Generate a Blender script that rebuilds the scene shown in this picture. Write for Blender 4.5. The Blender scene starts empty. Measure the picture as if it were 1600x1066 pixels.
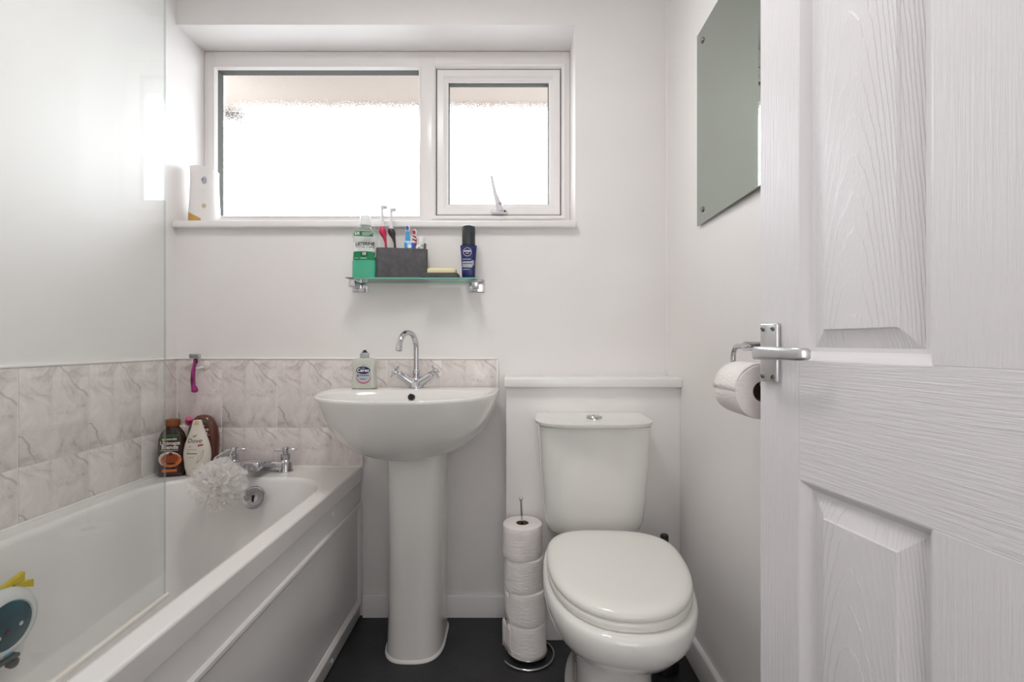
import bpy, bmesh, math, random
from mathutils import Vector, Matrix

random.seed(7)
SC = bpy.context.scene
COL = SC.collection
PI = math.pi

# ------------------------------------------------------------------ camera, world, light, exposure
FPX = 760.0            # focal length in pixels of the 1600 px wide frame
EYE = 1.005
cam = bpy.data.cameras.new('camera')
cam.sensor_width = 36.0
cam.lens = 36.0 * FPX / 1600.0
cam.shift_y = 2.0 / 1600.0
cam.clip_start = 0.01
cam_ob = bpy.data.objects.new('camera', cam)
cam_ob.location = (0, 0, EYE)
cam_ob.rotation_euler = (PI / 2, 0, 0)
COL.objects.link(cam_ob)
SC.camera = cam_ob

world = bpy.data.worlds.new('overcast_sky')
SC.world = world
world.use_nodes = True
wbg = world.node_tree.nodes['Background']
wbg.inputs['Color'].default_value = (0.94, 0.965, 1.0, 1)
wbg.inputs['Strength'].default_value = 6.4

SC.view_settings.view_transform = 'Standard'
SC.view_settings.look = 'None'
SC.view_settings.gamma = 1.0
SC.view_settings.use_curve_mapping = False
SC.view_settings.exposure = 0.10


def lamp(name, loc, size, power, color, rot=(0, 0, 0), size_y=None, spread=None):
    li = bpy.data.lights.new(name, 'AREA')
    li.energy = power
    li.color = color
    li.shape = 'RECTANGLE' if size_y else 'DISK'
    li.size = size
    if size_y:
        li.size_y = size_y
    if spread:
        li.spread = spread
    ob = bpy.data.objects.new(name, li)
    ob.location = loc
    ob.rotation_euler = rot
    COL.objects.link(ob)
    return ob


lamp('ceiling_lamp_light', (-0.3, 0.95, 2.315), 0.36, 8.4, (1.0, 0.97, 0.95))
lamp('hall_fill_light', (-0.02, -1.25, 1.15), 1.1, 12.0, (1.0, 0.985, 0.985), (PI / 2, 0, math.radians(4)), 1.4)  # added fill light behind the camera; the hall has no window

SC.cycles.max_bounces = 20
SC.cycles.diffuse_bounces = 11
SC.cycles.glossy_bounces = 6
SC.cycles.transmission_bounces = 10
SC.cycles.transparent_max_bounces = 16
SC.cycles.sample_clamp_indirect = 8.0

# ------------------------------------------------------------------ materials


def lin(h):
    h = h.lstrip('#')
    out = []
    for i in (0, 2, 4):
        c = int(h[i:i + 2], 16) / 255
        out.append(c / 12.92 if c <= 0.04045 else ((c + 0.055) / 1.055) ** 2.4)
    return tuple(out)


def C4(c):
    if isinstance(c, str):
        c = lin(c)
    return (c[0], c[1], c[2], 1)


def mat(name, col, rough=0.5, metal=0.0, bump=None, var=None, trans=0.0, ior=1.45, coat=0.0, sss=0.0, stretch=(1, 1, 1), spec=0.5):
    """bump=(scale, strength, distance); var=(scale, second colour, contrast)"""
    m = bpy.data.materials.new(name)
    m.use_nodes = True
    nt = m.node_tree
    b = nt.nodes['Principled BSDF']
    b.inputs['Base Color'].default_value = C4(col)
    b.inputs['Roughness'].default_value = rough
    b.inputs['Metallic'].default_value = metal
    b.inputs['IOR'].default_value = ior
    b.inputs['Transmission Weight'].default_value = trans
    b.inputs['Coat Weight'].default_value = coat
    b.inputs['Coat Roughness'].default_value = 0.05
    b.inputs['Specular IOR Level'].default_value = spec
    if sss:
        b.inputs['Subsurface Weight'].default_value = sss
        b.inputs['Subsurface Radius'].default_value = (0.02, 0.02, 0.02)
    if bump or var:
        tc = nt.nodes.new('ShaderNodeTexCoord')
        mp = nt.nodes.new('ShaderNodeMapping')
        mp.inputs['Scale'].default_value = stretch
        nt.links.new(tc.outputs['Object'], mp.inputs['Vector'])
    if bump:
        n = nt.nodes.new('ShaderNodeTexNoise')
        n.inputs['Scale'].default_value = bump[0]
        n.inputs['Detail'].default_value = 4
        bp = nt.nodes.new('ShaderNodeBump')
        bp.inputs['Strength'].default_value = bump[1]
        bp.inputs['Distance'].default_value = bump[2]
        nt.links.new(mp.outputs['Vector'], n.inputs['Vector'])
        nt.links.new(n.outputs['Fac'], bp.inputs['Height'])
        nt.links.new(bp.outputs['Normal'], b.inputs['Normal'])
    if var:
        n = nt.nodes.new('ShaderNodeTexNoise')
        n.inputs['Scale'].default_value = var[0]
        n.inputs['Detail'].default_value = 5
        r = nt.nodes.new('ShaderNodeValToRGB')
        r.color_ramp.elements[0].position = 0.5 - var[2]
        r.color_ramp.elements[1].position = 0.5 + var[2]
        r.color_ramp.elements[0].color = C4(col)
        r.color_ramp.elements[1].color = C4(var[1])
        nt.links.new(mp.outputs['Vector'], n.inputs['Vector'])
        nt.links.new(n.outputs['Fac'], r.inputs['Fac'])
        nt.links.new(r.outputs['Color'], b.inputs['Base Color'])
    return m


def thin_glass(name, tint, rough=0.0, haze=0.0, ior=1.5):
    """clear sheet: fresnel reflection over straight-through transmission, plus a little dried-on limescale"""
    m = bpy.data.materials.new(name)
    m.use_nodes = True
    nt = m.node_tree
    nt.nodes.remove(nt.nodes['Principled BSDF'])
    out = nt.nodes['Material Output']
    tr = nt.nodes.new('ShaderNodeBsdfTransparent')
    tr.inputs['Color'].default_value = C4(tint)
    gl = nt.nodes.new('ShaderNodeBsdfGlossy')
    gl.inputs['Roughness'].default_value = rough
    # Schlick reflectance, alike from both sides of the sheet
    lw = nt.nodes.new('ShaderNodeLayerWeight')
    lw.inputs['Blend'].default_value = 0.5
    pw = nt.nodes.new('ShaderNodeMath')
    pw.operation = 'POWER'
    pw.inputs[1].default_value = 5.0
    fr = nt.nodes.new('ShaderNodeMath')
    fr.operation = 'MULTIPLY_ADD'
    f0 = ((ior - 1) / (ior + 1)) ** 2
    fr.inputs[1].default_value = 1 - f0
    fr.inputs[2].default_value = f0
    nt.links.new(lw.outputs['Facing'], pw.inputs[0])
    nt.links.new(pw.outputs[0], fr.inputs[0])
    mx = nt.nodes.new('ShaderNodeMixShader')
    nt.links.new(fr.outputs[0], mx.inputs['Fac'])
    nt.links.new(tr.outputs['BSDF'], mx.inputs[1])
    nt.links.new(gl.outputs['BSDF'], mx.inputs[2])
    last = mx
    if haze:
        tc = nt.nodes.new('ShaderNodeTexCoord')
        mp = nt.nodes.new('ShaderNodeMapping')
        mp.inputs['Scale'].default_value = (26, 26, 1.6)
        n = nt.nodes.new('ShaderNodeTexNoise')
        n.inputs['Scale'].default_value = 2.2
        n.inputs['Detail'].default_value = 6
        r = nt.nodes.new('ShaderNodeMapRange')
        r.inputs['From Min'].default_value = 0.5
        r.inputs['From Max'].default_value = 0.8
        r.inputs['To Min'].default_value = haze
        r.inputs['To Max'].default_value = haze * 1.5
        d = nt.nodes.new('ShaderNodeBsdfDiffuse')
        d.inputs['Color'].default_value = (0.85, 0.87, 0.88, 1)
        m2 = nt.nodes.new('ShaderNodeMixShader')
        nt.links.new(tc.outputs['Object'], mp.inputs['Vector'])
        nt.links.new(mp.outputs['Vector'], n.inputs['Vector'])
        nt.links.new(n.outputs['Fac'], r.inputs['Value'])
        nt.links.new(r.outputs['Result'], m2.inputs['Fac'])
        nt.links.new(mx.outputs['Shader'], m2.inputs[1])
        nt.links.new(d.outputs['BSDF'], m2.inputs[2])
        last = m2
    nt.links.new(last.outputs['Shader'], out.inputs['Surface'])
    return m


def stippled_glass(name):
    """obscure window glass: part of the light goes straight on, the stipple scatters the rest"""
    m = bpy.data.materials.new(name)
    m.use_nodes = True
    nt = m.node_tree
    nt.nodes.remove(nt.nodes['Principled BSDF'])
    out = nt.nodes['Material Output']
    tc = nt.nodes.new('ShaderNodeTexCoord')
    n = nt.nodes.new('ShaderNodeTexNoise')
    n.inputs['Scale'].default_value = 160
    n.inputs['Detail'].default_value = 2
    bp = nt.nodes.new('ShaderNodeBump')
    bp.inputs['Strength'].default_value = 0.55
    bp.inputs['Distance'].default_value = 0.004
    rf = nt.nodes.new('ShaderNodeBsdfRefraction')
    rf.inputs['IOR'].default_value = 1.10
    rf.inputs['Roughness'].default_value = 0.03
    tr = nt.nodes.new('ShaderNodeBsdfTransparent')
    tr.inputs['Color'].default_value = (0.97, 0.985, 0.98, 1)
    r = nt.nodes.new('ShaderNodeMapRange')
    r.inputs['From Min'].default_value = 0.42
    r.inputs['From Max'].default_value = 0.58
    r.inputs['To Min'].default_value = 0.2
    r.inputs['To Max'].default_value = 0.95
    mx = nt.nodes.new('ShaderNodeMixShader')
    nt.links.new(tc.outputs['Object'], n.inputs['Vector'])
    nt.links.new(n.outputs['Fac'], bp.inputs['Height'])
    nt.links.new(bp.outputs['Normal'], rf.inputs['Normal'])
    nt.links.new(n.outputs['Fac'], r.inputs['Value'])
    nt.links.new(r.outputs['Result'], mx.inputs['Fac'])
    nt.links.new(tr.outputs['BSDF'], mx.inputs[1])
    nt.links.new(rf.outputs['BSDF'], mx.inputs[2])
    nt.links.new(mx.outputs['Shader'], out.inputs['Surface'])
    return m


def tile_mat():
    m = bpy.data.materials.new('marbled_tile')
    m.use_nodes = True
    nt = m.node_tree
    b = nt.nodes['Principled BSDF']
    b.inputs['Roughness'].default_value = 0.16
    tc = nt.nodes.new('ShaderNodeTexCoord')
    n1 = nt.nodes.new('ShaderNodeTexNoise')
    n1.inputs['Scale'].default_value = 11
    n1.inputs['Detail'].default_value = 12
    n1.inputs['Roughness'].default_value = 0.70
    n1.inputs['Distortion'].default_value = 1.3
    r1 = nt.nodes.new('ShaderNodeValToRGB')
    e = r1.color_ramp.elements
    e[0].position = 0.34
    e[0].color = C4('#bbb2af')
    e[1].position = 0.62
    e[1].color = C4('#ebe5e2')
    k = e.new(0.46)
    k.color = C4('#ded6d3')
    # thin diagonal veins
    mp = nt.nodes.new('ShaderNodeMapping')
    mp.inputs['Rotation'].default_value = (0, math.radians(52), 0)
    mp.inputs['Location'].default_value = (0.021, 0.0, 0.013)
    w = nt.nodes.new('ShaderNodeTexWave')
    w.wave_type = 'BANDS'
    w.bands_direction = 'X'
    w.inputs['Scale'].default_value = 1.5
    w.inputs['Distortion'].default_value = 5.0
    w.inputs['Detail'].default_value = 4
    w.inputs['Detail Scale'].default_value = 2.2
    r2 = nt.nodes.new('ShaderNodeValToRGB')
    r2.color_ramp.elements[0].position = 0.9965
    r2.color_ramp.elements[1].position = 1.0
    n3 = nt.nodes.new('ShaderNodeTexNoise')
    n3.inputs['Scale'].default_value = 9
    mul = nt.nodes.new('ShaderNodeMath')
    mul.operation = 'MULTIPLY'
    mul2 = nt.nodes.new('ShaderNodeMath')
    mul2.operation = 'MULTIPLY'
    mul2.inputs[1].default_value = 1.5
    mix = nt.nodes.new('ShaderNodeMixRGB')
    mix.inputs['Color2'].default_value = C4('#b4aaa7')
    L = nt.links.new
    L(tc.outputs['Object'], n1.inputs['Vector'])
    L(n1.outputs['Fac'], r1.inputs['Fac'])
    L(tc.outputs['Object'], mp.inputs['Vector'])
    L(mp.outputs['Vector'], w.inputs['Vector'])
    L(w.outputs['Fac'], r2.inputs['Fac'])
    L(tc.outputs['Object'], n3.inputs['Vector'])
    L(r2.outputs['Color'], mul.inputs[0])
    L(n3.outputs['Fac'], mul.inputs[1])
    L(mul.outputs[0], mul2.inputs[0])
    L(mul2.outputs[0], mix.inputs['Fac'])
    L(r1.outputs['Color'], mix.inputs['Color1'])
    L(mix.outputs['Color'], b.inputs['Base Color'])
    return m


def grain_mat(name, mode, col):
    """embossed wood grain under white paint; mode: 'v', 'h' or 'arch' in the piece's own coordinates"""
    m = bpy.data.materials.new(name)
    m.use_nodes = True
    nt = m.node_tree
    L = nt.links.new
    b = nt.nodes['Principled BSDF']
    b.inputs['Base Color'].default_value = C4(col)
    b.inputs['Roughness'].default_value = 0.40
    tc = nt.nodes.new('ShaderNodeTexCoord')
    mp = nt.nodes.new('ShaderNodeMapping')
    bp = nt.nodes.new('ShaderNodeBump')
    L(tc.outputs['Object'], mp.inputs['Vector'])
    if mode in 'vh':
        mp.inputs['Scale'].default_value = (1, 0.2, 0.035) if mode == 'v' else (0.045, 0.2, 1)
        n = nt.nodes.new('ShaderNodeTexNoise')
        n.inputs['Scale'].default_value = 250
        n.inputs['Detail'].default_value = 3
        n.inputs['Roughness'].default_value = 0.6
        L(mp.outputs['Vector'], n.inputs['Vector'])
        L(n.outputs['Fac'], bp.inputs['Height'])
        bp.inputs['Strength'].default_value = 0.6
        bp.inputs['Distance'].default_value = 0.0025
    else:
        # nested arches: the height of a grain line falls with the square of the distance from the middle
        def op(kind, p, q=None):
            nd = nt.nodes.new('ShaderNodeMath')
            nd.operation = kind
            for k, v in enumerate((p, q)):
                if v is None:
                    continue
                if isinstance(v, (int, float)):
                    nd.inputs[k].default_value = v
                else:
                    L(v, nd.inputs[k])
            return nd.outputs[0]
        sp = nt.nodes.new('ShaderNodeSeparateXYZ')
        L(mp.outputs['Vector'], sp.inputs['Vector'])
        st = nt.nodes.new('ShaderNodeMapping')
        st.inputs['Scale'].default_value = (1, 0.1, 0.3)
        L(tc.outputs['Object'], st.inputs['Vector'])
        n0 = nt.nodes.new('ShaderNodeTexNoise')
        n0.inputs['Scale'].default_value = 90
        n0.inputs['Detail'].default_value = 3
        L(st.outputs['Vector'], n0.inputs['Vector'])
        n1 = nt.nodes.new('ShaderNodeTexNoise')
        n1.inputs['Scale'].default_value = 7
        L(st.outputs['Vector'], n1.inputs['Vector'])
        xo = op('ADD', sp.outputs['X'], 0.010)
        v = op('ADD', sp.outputs['Z'], op('MULTIPLY', op('MULTIPLY', xo, xo), 80.0))
        v = op('ADD', v, op('MULTIPLY', n0.outputs['Fac'], 0.035))
        v = op('ADD', v, op('MULTIPLY', n1.outputs['Fac'], 0.16))
        saw = op('FRACT', op('DIVIDE', v, 0.056))
        rp = nt.nodes.new('ShaderNodeValToRGB')
        rp.color_ramp.elements[0].position = 0.0
        rp.color_ramp.elements[0].color = (1, 1, 1, 1)
        rp.color_ramp.elements[1].position = 0.34
        rp.color_ramp.elements[1].color = (0, 0, 0, 1)
        e2 = rp.color_ramp.elements.new(0.10)
        e2.color = (0.25, 0.25, 0.25, 1)
        L(saw, rp.inputs['Fac'])
        n = nt.nodes.new('ShaderNodeTexNoise')
        n.inputs['Scale'].default_value = 300
        L(st.outputs['Vector'], n.inputs['Vector'])
        L(op('ADD', rp.outputs['Color'], op('MULTIPLY', n.outputs['Fac'], 0.5)), bp.inputs['Height'])
        bp.inputs['Strength'].default_value = 0.7
        bp.inputs['Distance'].default_value = 0.0017
    L(bp.outputs['Normal'], b.inputs['Normal'])
    return m


M = {}
M['wall'] = mat('wall_paint', '#ebe9e8', 0.42, bump=(90, 0.10, 0.002), var=(2.2, '#e6e3e1', 0.2))
M['ceiling'] = mat('ceiling_paint', '#edecec', 0.8)
M['reveal'] = mat('reveal_paint', '#edecec', 0.45)
M['gloss'] = mat('white_gloss_paint', '#eae9e8', 0.22, bump=(40, 0.05, 0.002))
M['upvc'] = mat('white_upvc', '#e7e4e3', 0.25)
M['gasket'] = mat('grey_gasket', '#545551', 0.8)
M['floor'] = mat('dark_vinyl', '#262729', 0.42, bump=(60, 0.25, 0.002), var=(9, '#35363a', 0.25))
M['tile'] = tile_mat()
M['grout'] = mat('white_grout', '#efecea', 0.7)
M['ceramic'] = mat('white_ceramic', '#e4e3df', 0.07, coat=0.4)
M['acrylic'] = mat('bath_acrylic', '#e4e2e0', 0.14, coat=0.2)
M['panel'] = mat('bath_panel_paint', '#e0dedd', 0.28, bump=(70, 0.05, 0.002))
M['plastic_seat'] = mat('seat_plastic', '#e4e3dd', 0.2)
M['chrome'] = mat('chrome', '#c9c9cc', 0.07, 1.0)
M['satin'] = mat('worn_aluminium', '#d4d4d6', 0.32, 1.0, bump=(120, 0.15, 0.001))
M['steel'] = mat('dull_steel', '#8f8c88', 0.3, 1.0)
M['dark'] = mat('dark_hole', '#1d1b19', 0.7)
M['glass'] = thin_glass('clear_glass', (0.97, 0.985, 0.98), 0.0, 0.010)
M['shelf_glass'] = thin_glass('shelf_glass', (0.90, 0.98, 0.955), 0.0)
M['glass_edge'] = mat('green_glass_edge', '#8fd6c2', 0.12, trans=0.5)
M['screen_edge'] = thin_glass('screen_glass_edge', (0.84, 0.89, 0.87), 0.1, 0.05)
M['seal'] = mat('clear_seal_strip', '#d7d4cd', 0.35)
M['stipple'] = stippled_glass('stippled_glass')
M['mirror'] = mat('mirror_silvering', (0.40, 0.455, 0.405), 0.025, 1.0)
M['paper'] = mat('tissue_paper', '#ebe6e4', 0.95, bump=(55, 0.5, 0.004), stretch=(1, 1, 3))
M['card'] = mat('cardboard_core', '#7b6450', 0.9)
M['sealant'] = mat('white_sealant', '#f0eeea', 0.4)
M['door_v'] = grain_mat('door_grain_upright', 'v', '#e2dfe2')
M['door_h'] = grain_mat('door_grain_across', 'h', '#e2dfe2')
M['door_a'] = grain_mat('door_grain_arched', 'arch', '#e2dfe2')
M['door_paint'] = mat('door_paint', '#e2dfe2', 0.36, bump=(90, 0.15, 0.001), stretch=(1, 1, 0.1))
M['stone'] = mat('charcoal_stone_resin', '#4c4b4d', 0.8, bump=(160, 0.2, 0.001), var=(60, '#5a595b', 0.2))
M['black'] = mat('black_plastic', '#18181a', 0.4)

# ------------------------------------------------------------------ object helpers


def obj(name, bm, m, parent=None, smooth=35):
    me = bpy.data.meshes.new(name)
    bmesh.ops.recalc_face_normals(bm, faces=bm.faces)
    bm.to_mesh(me)
    bm.free()
    if smooth:
        for p in me.polygons:
            p.use_smooth = True
        me.set_sharp_from_angle(angle=math.radians(smooth))
    me.materials.append(m)
    o = bpy.data.objects.new(name, me)
    COL.objects.link(o)
    if parent:
        o.parent = parent
    return o


def share(o, parent, loc, rot=(0, 0, 0)):
    c = o.copy()
    COL.objects.link(c)
    c.parent = parent
    c.location = loc
    c.rotation_euler = rot
    return c


def tag(o, label, cat, group=None):
    o['label'] = label
    o['category'] = cat
    if group:
        o['group'] = group
    return o


def thing(name, label, cat, loc=(0, 0, 0), rz=0.0, group=None):
    o = bpy.data.objects.new(name, None)
    o.empty_display_size = 0.05
    o.location = loc
    o.rotation_euler = (0, 0, rz)
    COL.objects.link(o)
    return tag(o, label, cat, group)


def struct(o):
    o['kind'] = 'structure'
    return o


def add_box(bm, x0, x1, y0, y1, z0, z1, bev=0.0, seg=2):
    vs = [bm.verts.new((x, y, z)) for z in (z0, z1) for y in (y0, y1) for x in (x0, x1)]
    fs = [(0, 2, 3, 1), (4, 5, 7, 6), (0, 1, 5, 4), (2, 6, 7, 3), (0, 4, 6, 2), (1, 3, 7, 5)]
    faces = [bm.faces.new([vs[i] for i in f]) for f in fs]
    if bev:
        edges = list({e for f in faces for e in f.edges})
        bmesh.ops.bevel(bm, geom=edges, offset=bev, segments=seg, affect='EDGES', profile=0.5)
    return bm


def box(x0, x1, y0, y1, z0, z1, bev=0.0, seg=2):
    return add_box(bmesh.new(), x0, x1, y0, y1, z0, z1, bev, seg)


def add_loft(bm, rings, cap0=True, cap1=True, wrap=False):
    vr = [[bm.verts.new(p) for p in r] for r in rings]
    n = len(vr[0])
    pairs = list(zip(vr, vr[1:]))
    if wrap:
        pairs.append((vr[-1], vr[0]))
    for a, b in pairs:
        for i in range(n):
            j = (i + 1) % n
            bm.faces.new((a[i], a[j], b[j], b[i]))
    if not wrap:
        if cap0:
            bm.faces.new(list(reversed(vr[0])))
        if cap1:
            bm.faces.new(vr[-1])
    return bm


def loft(rings, cap0=True, cap1=True, wrap=False):
    return add_loft(bmesh.new(), rings, cap0, cap1, wrap)


def sgnpow(v, e):
    return math.copysign(abs(v) ** e, v)


def sring(cx, cy, z, a, b, n=2.0, N=40):
    """super-ellipse ring in a horizontal plane"""
    out = []
    for i in range(N):
        t = 2 * PI * i / N
        out.append(Vector((cx + a * sgnpow(math.cos(t), 2 / n), cy + b * sgnpow(math.sin(t), 2 / n), z)))
    return out


def egg(cx, yc, z, hw, bf, bb, nf=2.2, nb=3.0, N=56):
    """oval with a front (towards -y) and a back half of their own depth and squareness"""
    out = []
    for i in range(N):
        t = 2 * PI * i / N
        s = math.sin(t)
        n, b = (nb, bb) if s > 0 else (nf, bf)
        out.append(Vector((cx + hw * sgnpow(math.cos(t), 2 / n), yc + b * sgnpow(s, 2 / n), z)))
    return out


def rrect(x0, x1, y0, y1, r, z, k=8):
    out = []
    for cx, cy, a0 in ((x1 - r, y1 - r, 0), (x0 + r, y1 - r, PI / 2), (x0 + r, y0 + r, PI), (x1 - r, y0 + r, 1.5 * PI)):
        for i in range(k + 1):
            a = a0 + PI / 2 * i / k
            out.append(Vector((cx + r * math.cos(a), cy + r * math.sin(a), z)))
    return out


def add_tube(bm, pts, rad, N=14, caps=True):
    """sweep a circle along pts; rad is a number or one per point"""
    pts = [Vector(p) for p in pts]
    if not isinstance(rad, (list, tuple)):
        rad = [rad] * len(pts)
    t0 = (pts[1] - pts[0]).normalized()
    u = t0.orthogonal().normalized()
    rings = []
    for i, p in enumerate(pts):
        t = (pts[min(i + 1, len(pts) - 1)] - pts[max(i - 1, 0)]).normalized()
        u = (u - t * u.dot(t)).normalized()
        v = t.cross(u)
        rings.append([p + (u * math.cos(2 * PI * j / N) + v * math.sin(2 * PI * j / N)) * rad[i] for j in range(N)])
    return add_loft(bm, rings, caps, caps)


def tube(pts, rad, N=14, caps=True):
    return add_tube(bmesh.new(), pts, rad, N, caps)


def arc(center, u, v, r, a0, a1, n=14):
    c, u, v = Vector(center), Vector(u), Vector(v)
    return [c + (u * math.cos(a0 + (a1 - a0) * i / n) + v * math.sin(a0 + (a1 - a0) * i / n)) * r for i in range(n + 1)]


def add_lathe(bm, prof, origin=(0, 0, 0), axis=(0, 0, 1), N=32):
    """prof = (radius, height) pairs along axis"""
    ax = Vector(axis).normalized()
    u = ax.orthogonal().normalized()
    v = ax.cross(u)
    o = Vector(origin)
    rings = [[o + ax * h + (u * math.cos(2 * PI * j / N) + v * math.sin(2 * PI * j / N)) * max(r, 1e-5) for j in range(N)] for r, h in prof]
    return add_loft(bm, rings, True, True)


def lathe(prof, origin=(0, 0, 0), axis=(0, 0, 1), N=32):
    return add_lathe(bmesh.new(), prof, origin, axis, N)


def rect_rings(x0, x1, z0, z1, prof):
    """mitred rectangular mouldings facing -y; prof = (inset, y) pairs"""
    return [[Vector((x0 + i, y, z0 + i)), Vector((x1 - i, y, z0 + i)), Vector((x1 - i, y, z1 - i)), Vector((x0 + i, y, z1 - i))] for i, y in prof]


class Body:
    """upright bottle body lofted from (z, half width, half depth, squareness) rows; also knows its own front surface for the print"""

    def __init__(self, rows):
        self.rows = rows

    def at(self, z):
        r = self.rows
        if z <= r[0][0]:
            return r[0][1:]
        for a, b in zip(r, r[1:]):
            if z <= b[0]:
                f = (z - a[0]) / max(b[0] - a[0], 1e-6)
                return tuple(p + (q - p) * f for p, q in zip(a[1:], b[1:]))
        return r[-1][1:]

    def front(self, x, z):
        w, d, n = self.at(z)
        q = min(abs(x) / w, 0.995)
        return -d * (1 - q ** n) ** (1 / n)

    def build(self, name, m, parent, z0=None, z1=None, grow=0.0):
        rows = self.rows
        if z0 is not None:
            rows = [(z0,) + tuple(self.at(z0))] + [r for r in rows if z0 < r[0] < z1] + [(z1,) + tuple(self.at(z1))]
        return obj(name, loft([sring(0, 0, z, w + grow, d + grow, n, 44) for z, w, d, n in rows]), m, parent, 40)

    def patch(self, name, pts, m, parent, lift=0.0005, rings=5):
        """flat print: a star-shaped outline in (x, z) laid on the front surface"""
        fine = []
        for a, b in zip(pts, pts[1:] + pts[:1]):
            k = max(1, int(math.hypot(b[0] - a[0], b[1] - a[1]) / 0.005))
            for i in range(k):
                fine.append((a[0] + (b[0] - a[0]) * i / k, a[1] + (b[1] - a[1]) * i / k))
        cx = sum(p[0] for p in fine) / len(fine)
        cz = sum(p[1] for p in fine) / len(fine)
        bm = bmesh.new()
        prev = None
        for r in range(1, rings + 1):
            f = r / rings
            ring = []
            for p in fine:
                x, z = cx + (p[0] - cx) * f, cz + (p[1] - cz) * f
                ring.append(bm.verts.new((x, self.front(x, z) - lift, z)))
            if prev is None:
                bm.faces.new(ring)
            else:
                for i in range(len(ring)):
                    j = (i + 1) % len(ring)
                    bm.faces.new((prev[i], prev[j], ring[j], ring[i]))
            prev = ring
        return obj(name, bm, m, parent, 60)

    def text(self, name, body, x, z, size, m, parent, lift=0.0009, shear=0.0, bold=0.0, align='CENTER'):
        me = text_mesh(body, size, shear, bold, align)
        for v in me.vertices:
            px, pz = v.co.x + x, v.co.y + z
            v.co = (px, self.front(px, pz) - lift, pz)
        me.materials.append(m)
        o = bpy.data.objects.new(name, me)
        COL.objects.link(o)
        o.parent = parent
        return o


def text_mesh(body, size, shear=0.0, bold=0.0, align='CENTER'):
    cu = bpy.data.curves.new('lettering', 'FONT')
    cu.body = body
    cu.size = size
    cu.shear = shear
    cu.offset = bold
    cu.resolution_u = 3
    cu.align_x = align
    cu.align_y = 'CENTER'
    o = bpy.data.objects.new('lettering', cu)
    COL.objects.link(o)
    dg = bpy.context.evaluated_depsgraph_get()
    me = bpy.data.meshes.new_from_object(o.evaluated_get(dg))
    bpy.data.objects.remove(o)
    bpy.data.curves.remove(cu)
    return me


def ell(cx, cz, a, b, n=26):
    return [(cx + a * math.cos(2 * PI * i / n), cz + b * math.sin(2 * PI * i / n)) for i in range(n)]


def rect(x0, x1, z0, z1):
    return [(x0, z0), (x1, z0), (x1, z1), (x0, z1)]


# ------------------------------------------------------------------ the room
XL, XR, YB, YF, ZC = -1.235, 0.572, 1.79, 0.10, 2.42
WX1, WZ0, WZ1 = 0.233, 1.448, 2.174       # window recess in the back wall (runs left to the side wall)
YW = 1.95                                 # face of the window frame

struct(obj('floor', box(XL - 0.1, XR + 0.1, -1.4, YB + 0.3, -0.06, 0.0), M['floor'], smooth=None))
struct(obj('ceiling', box(XL - 0.1, XR + 0.1, -1.4, YB + 0.3, ZC, ZC + 0.06), M['ceiling'], smooth=None))
bm = bmesh.new()
add_box(bm, XL, XR, YB, YB + 0.3, 0.0, WZ0 - 0.025)
add_box(bm, XL, XR, YB, YB + 0.3, WZ1, ZC)
add_box(bm, WX1, XR, YB, YB + 0.3, WZ0 - 0.025, WZ1)
wall_back = struct(obj('wall_back', bm, M['wall'], smooth=None))
wall_left = struct(obj('wall_left', box(XL - 0.1, XL, YF, YB + 0.3, 0, ZC), M['wall'], smooth=None))
wall_right = struct(obj('wall_right', box(XR, XR + 0.1, YF, YB + 0.3, 0, ZC), M['wall'], smooth=None))
bm = bmesh.new()
add_box(bm, XL - 0.1, -0.15, 0.02, YF, 0, ZC)
add_box(bm, -0.15, XR + 0.1, 0.02, YF, 2.03, ZC)
add_box(bm, 0.566, XR + 0.1, 0.02, YF, 0, 2.03)
struct(obj('wall_front', bm, M['wall'], smooth=None))
bm = bmesh.new()                           # the hall behind the camera
add_box(bm, XL - 0.1, XR + 0.1, -1.5, -1.4, 0, ZC)
add_box(bm, XL - 0.1, XL, -1.4, 0.02, 0, ZC)
add_box(bm, XR, XR + 0.1, -1.4, 0.02, 0, ZC)
struct(obj('wall_hall', bm, M['wall'], smooth=None))

# skirting boards


def skirting(name, x0, x1, y0, y1, h, axis):
    """small board with a rounded top on its room side; axis: 'y' faces -y, 'x' faces -x"""
    t = 0.016
    prof = [(0, 0), (t, 0), (t, h - 0.012), (t - 0.003, h - 0.004), (t - 0.009, h), (0, h)]
    bm = bmesh.new()
    if axis == 'y':
        rings = [[Vector((x, y1 - d, z)) for d, z in prof] for x in (x0, x1)]
    else:
        rings = [[Vector((x1 - d, y, z)) for d, z in prof] for y in (y0, y1)]
    add_loft(bm, rings)
    return struct(obj(name, bm, M['gloss'], smooth=30))


skirting('baseboard_back', -0.545, -0.02, 0, YB, 0.082, 'y')
skirting('baseboard_right', 0, XR, 0.9, 1.652, 0.085, 'x')

# tiles: back wall (three whole columns over the bath, splashback behind the basin) and left wall
ZT, ZM, ZR = 0.942, 0.692, 0.5495
G = 0.0018
tile_protos = {}


def tile(parent, w, h, loc, rz):
    key = (round(w, 4), round(h, 4))
    if key not in tile_protos:
        o = obj('tile', box(-w / 2, w / 2, -0.008, 0.0, -h / 2, h / 2, 0.0012, 2), M['tile'], parent, 30)
        o.location = loc
        o.rotation_euler = (0, 0, rz)
        tile_protos[key] = o
        return o
    return share(tile_protos[key], parent, loc, (0, 0, rz))


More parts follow.
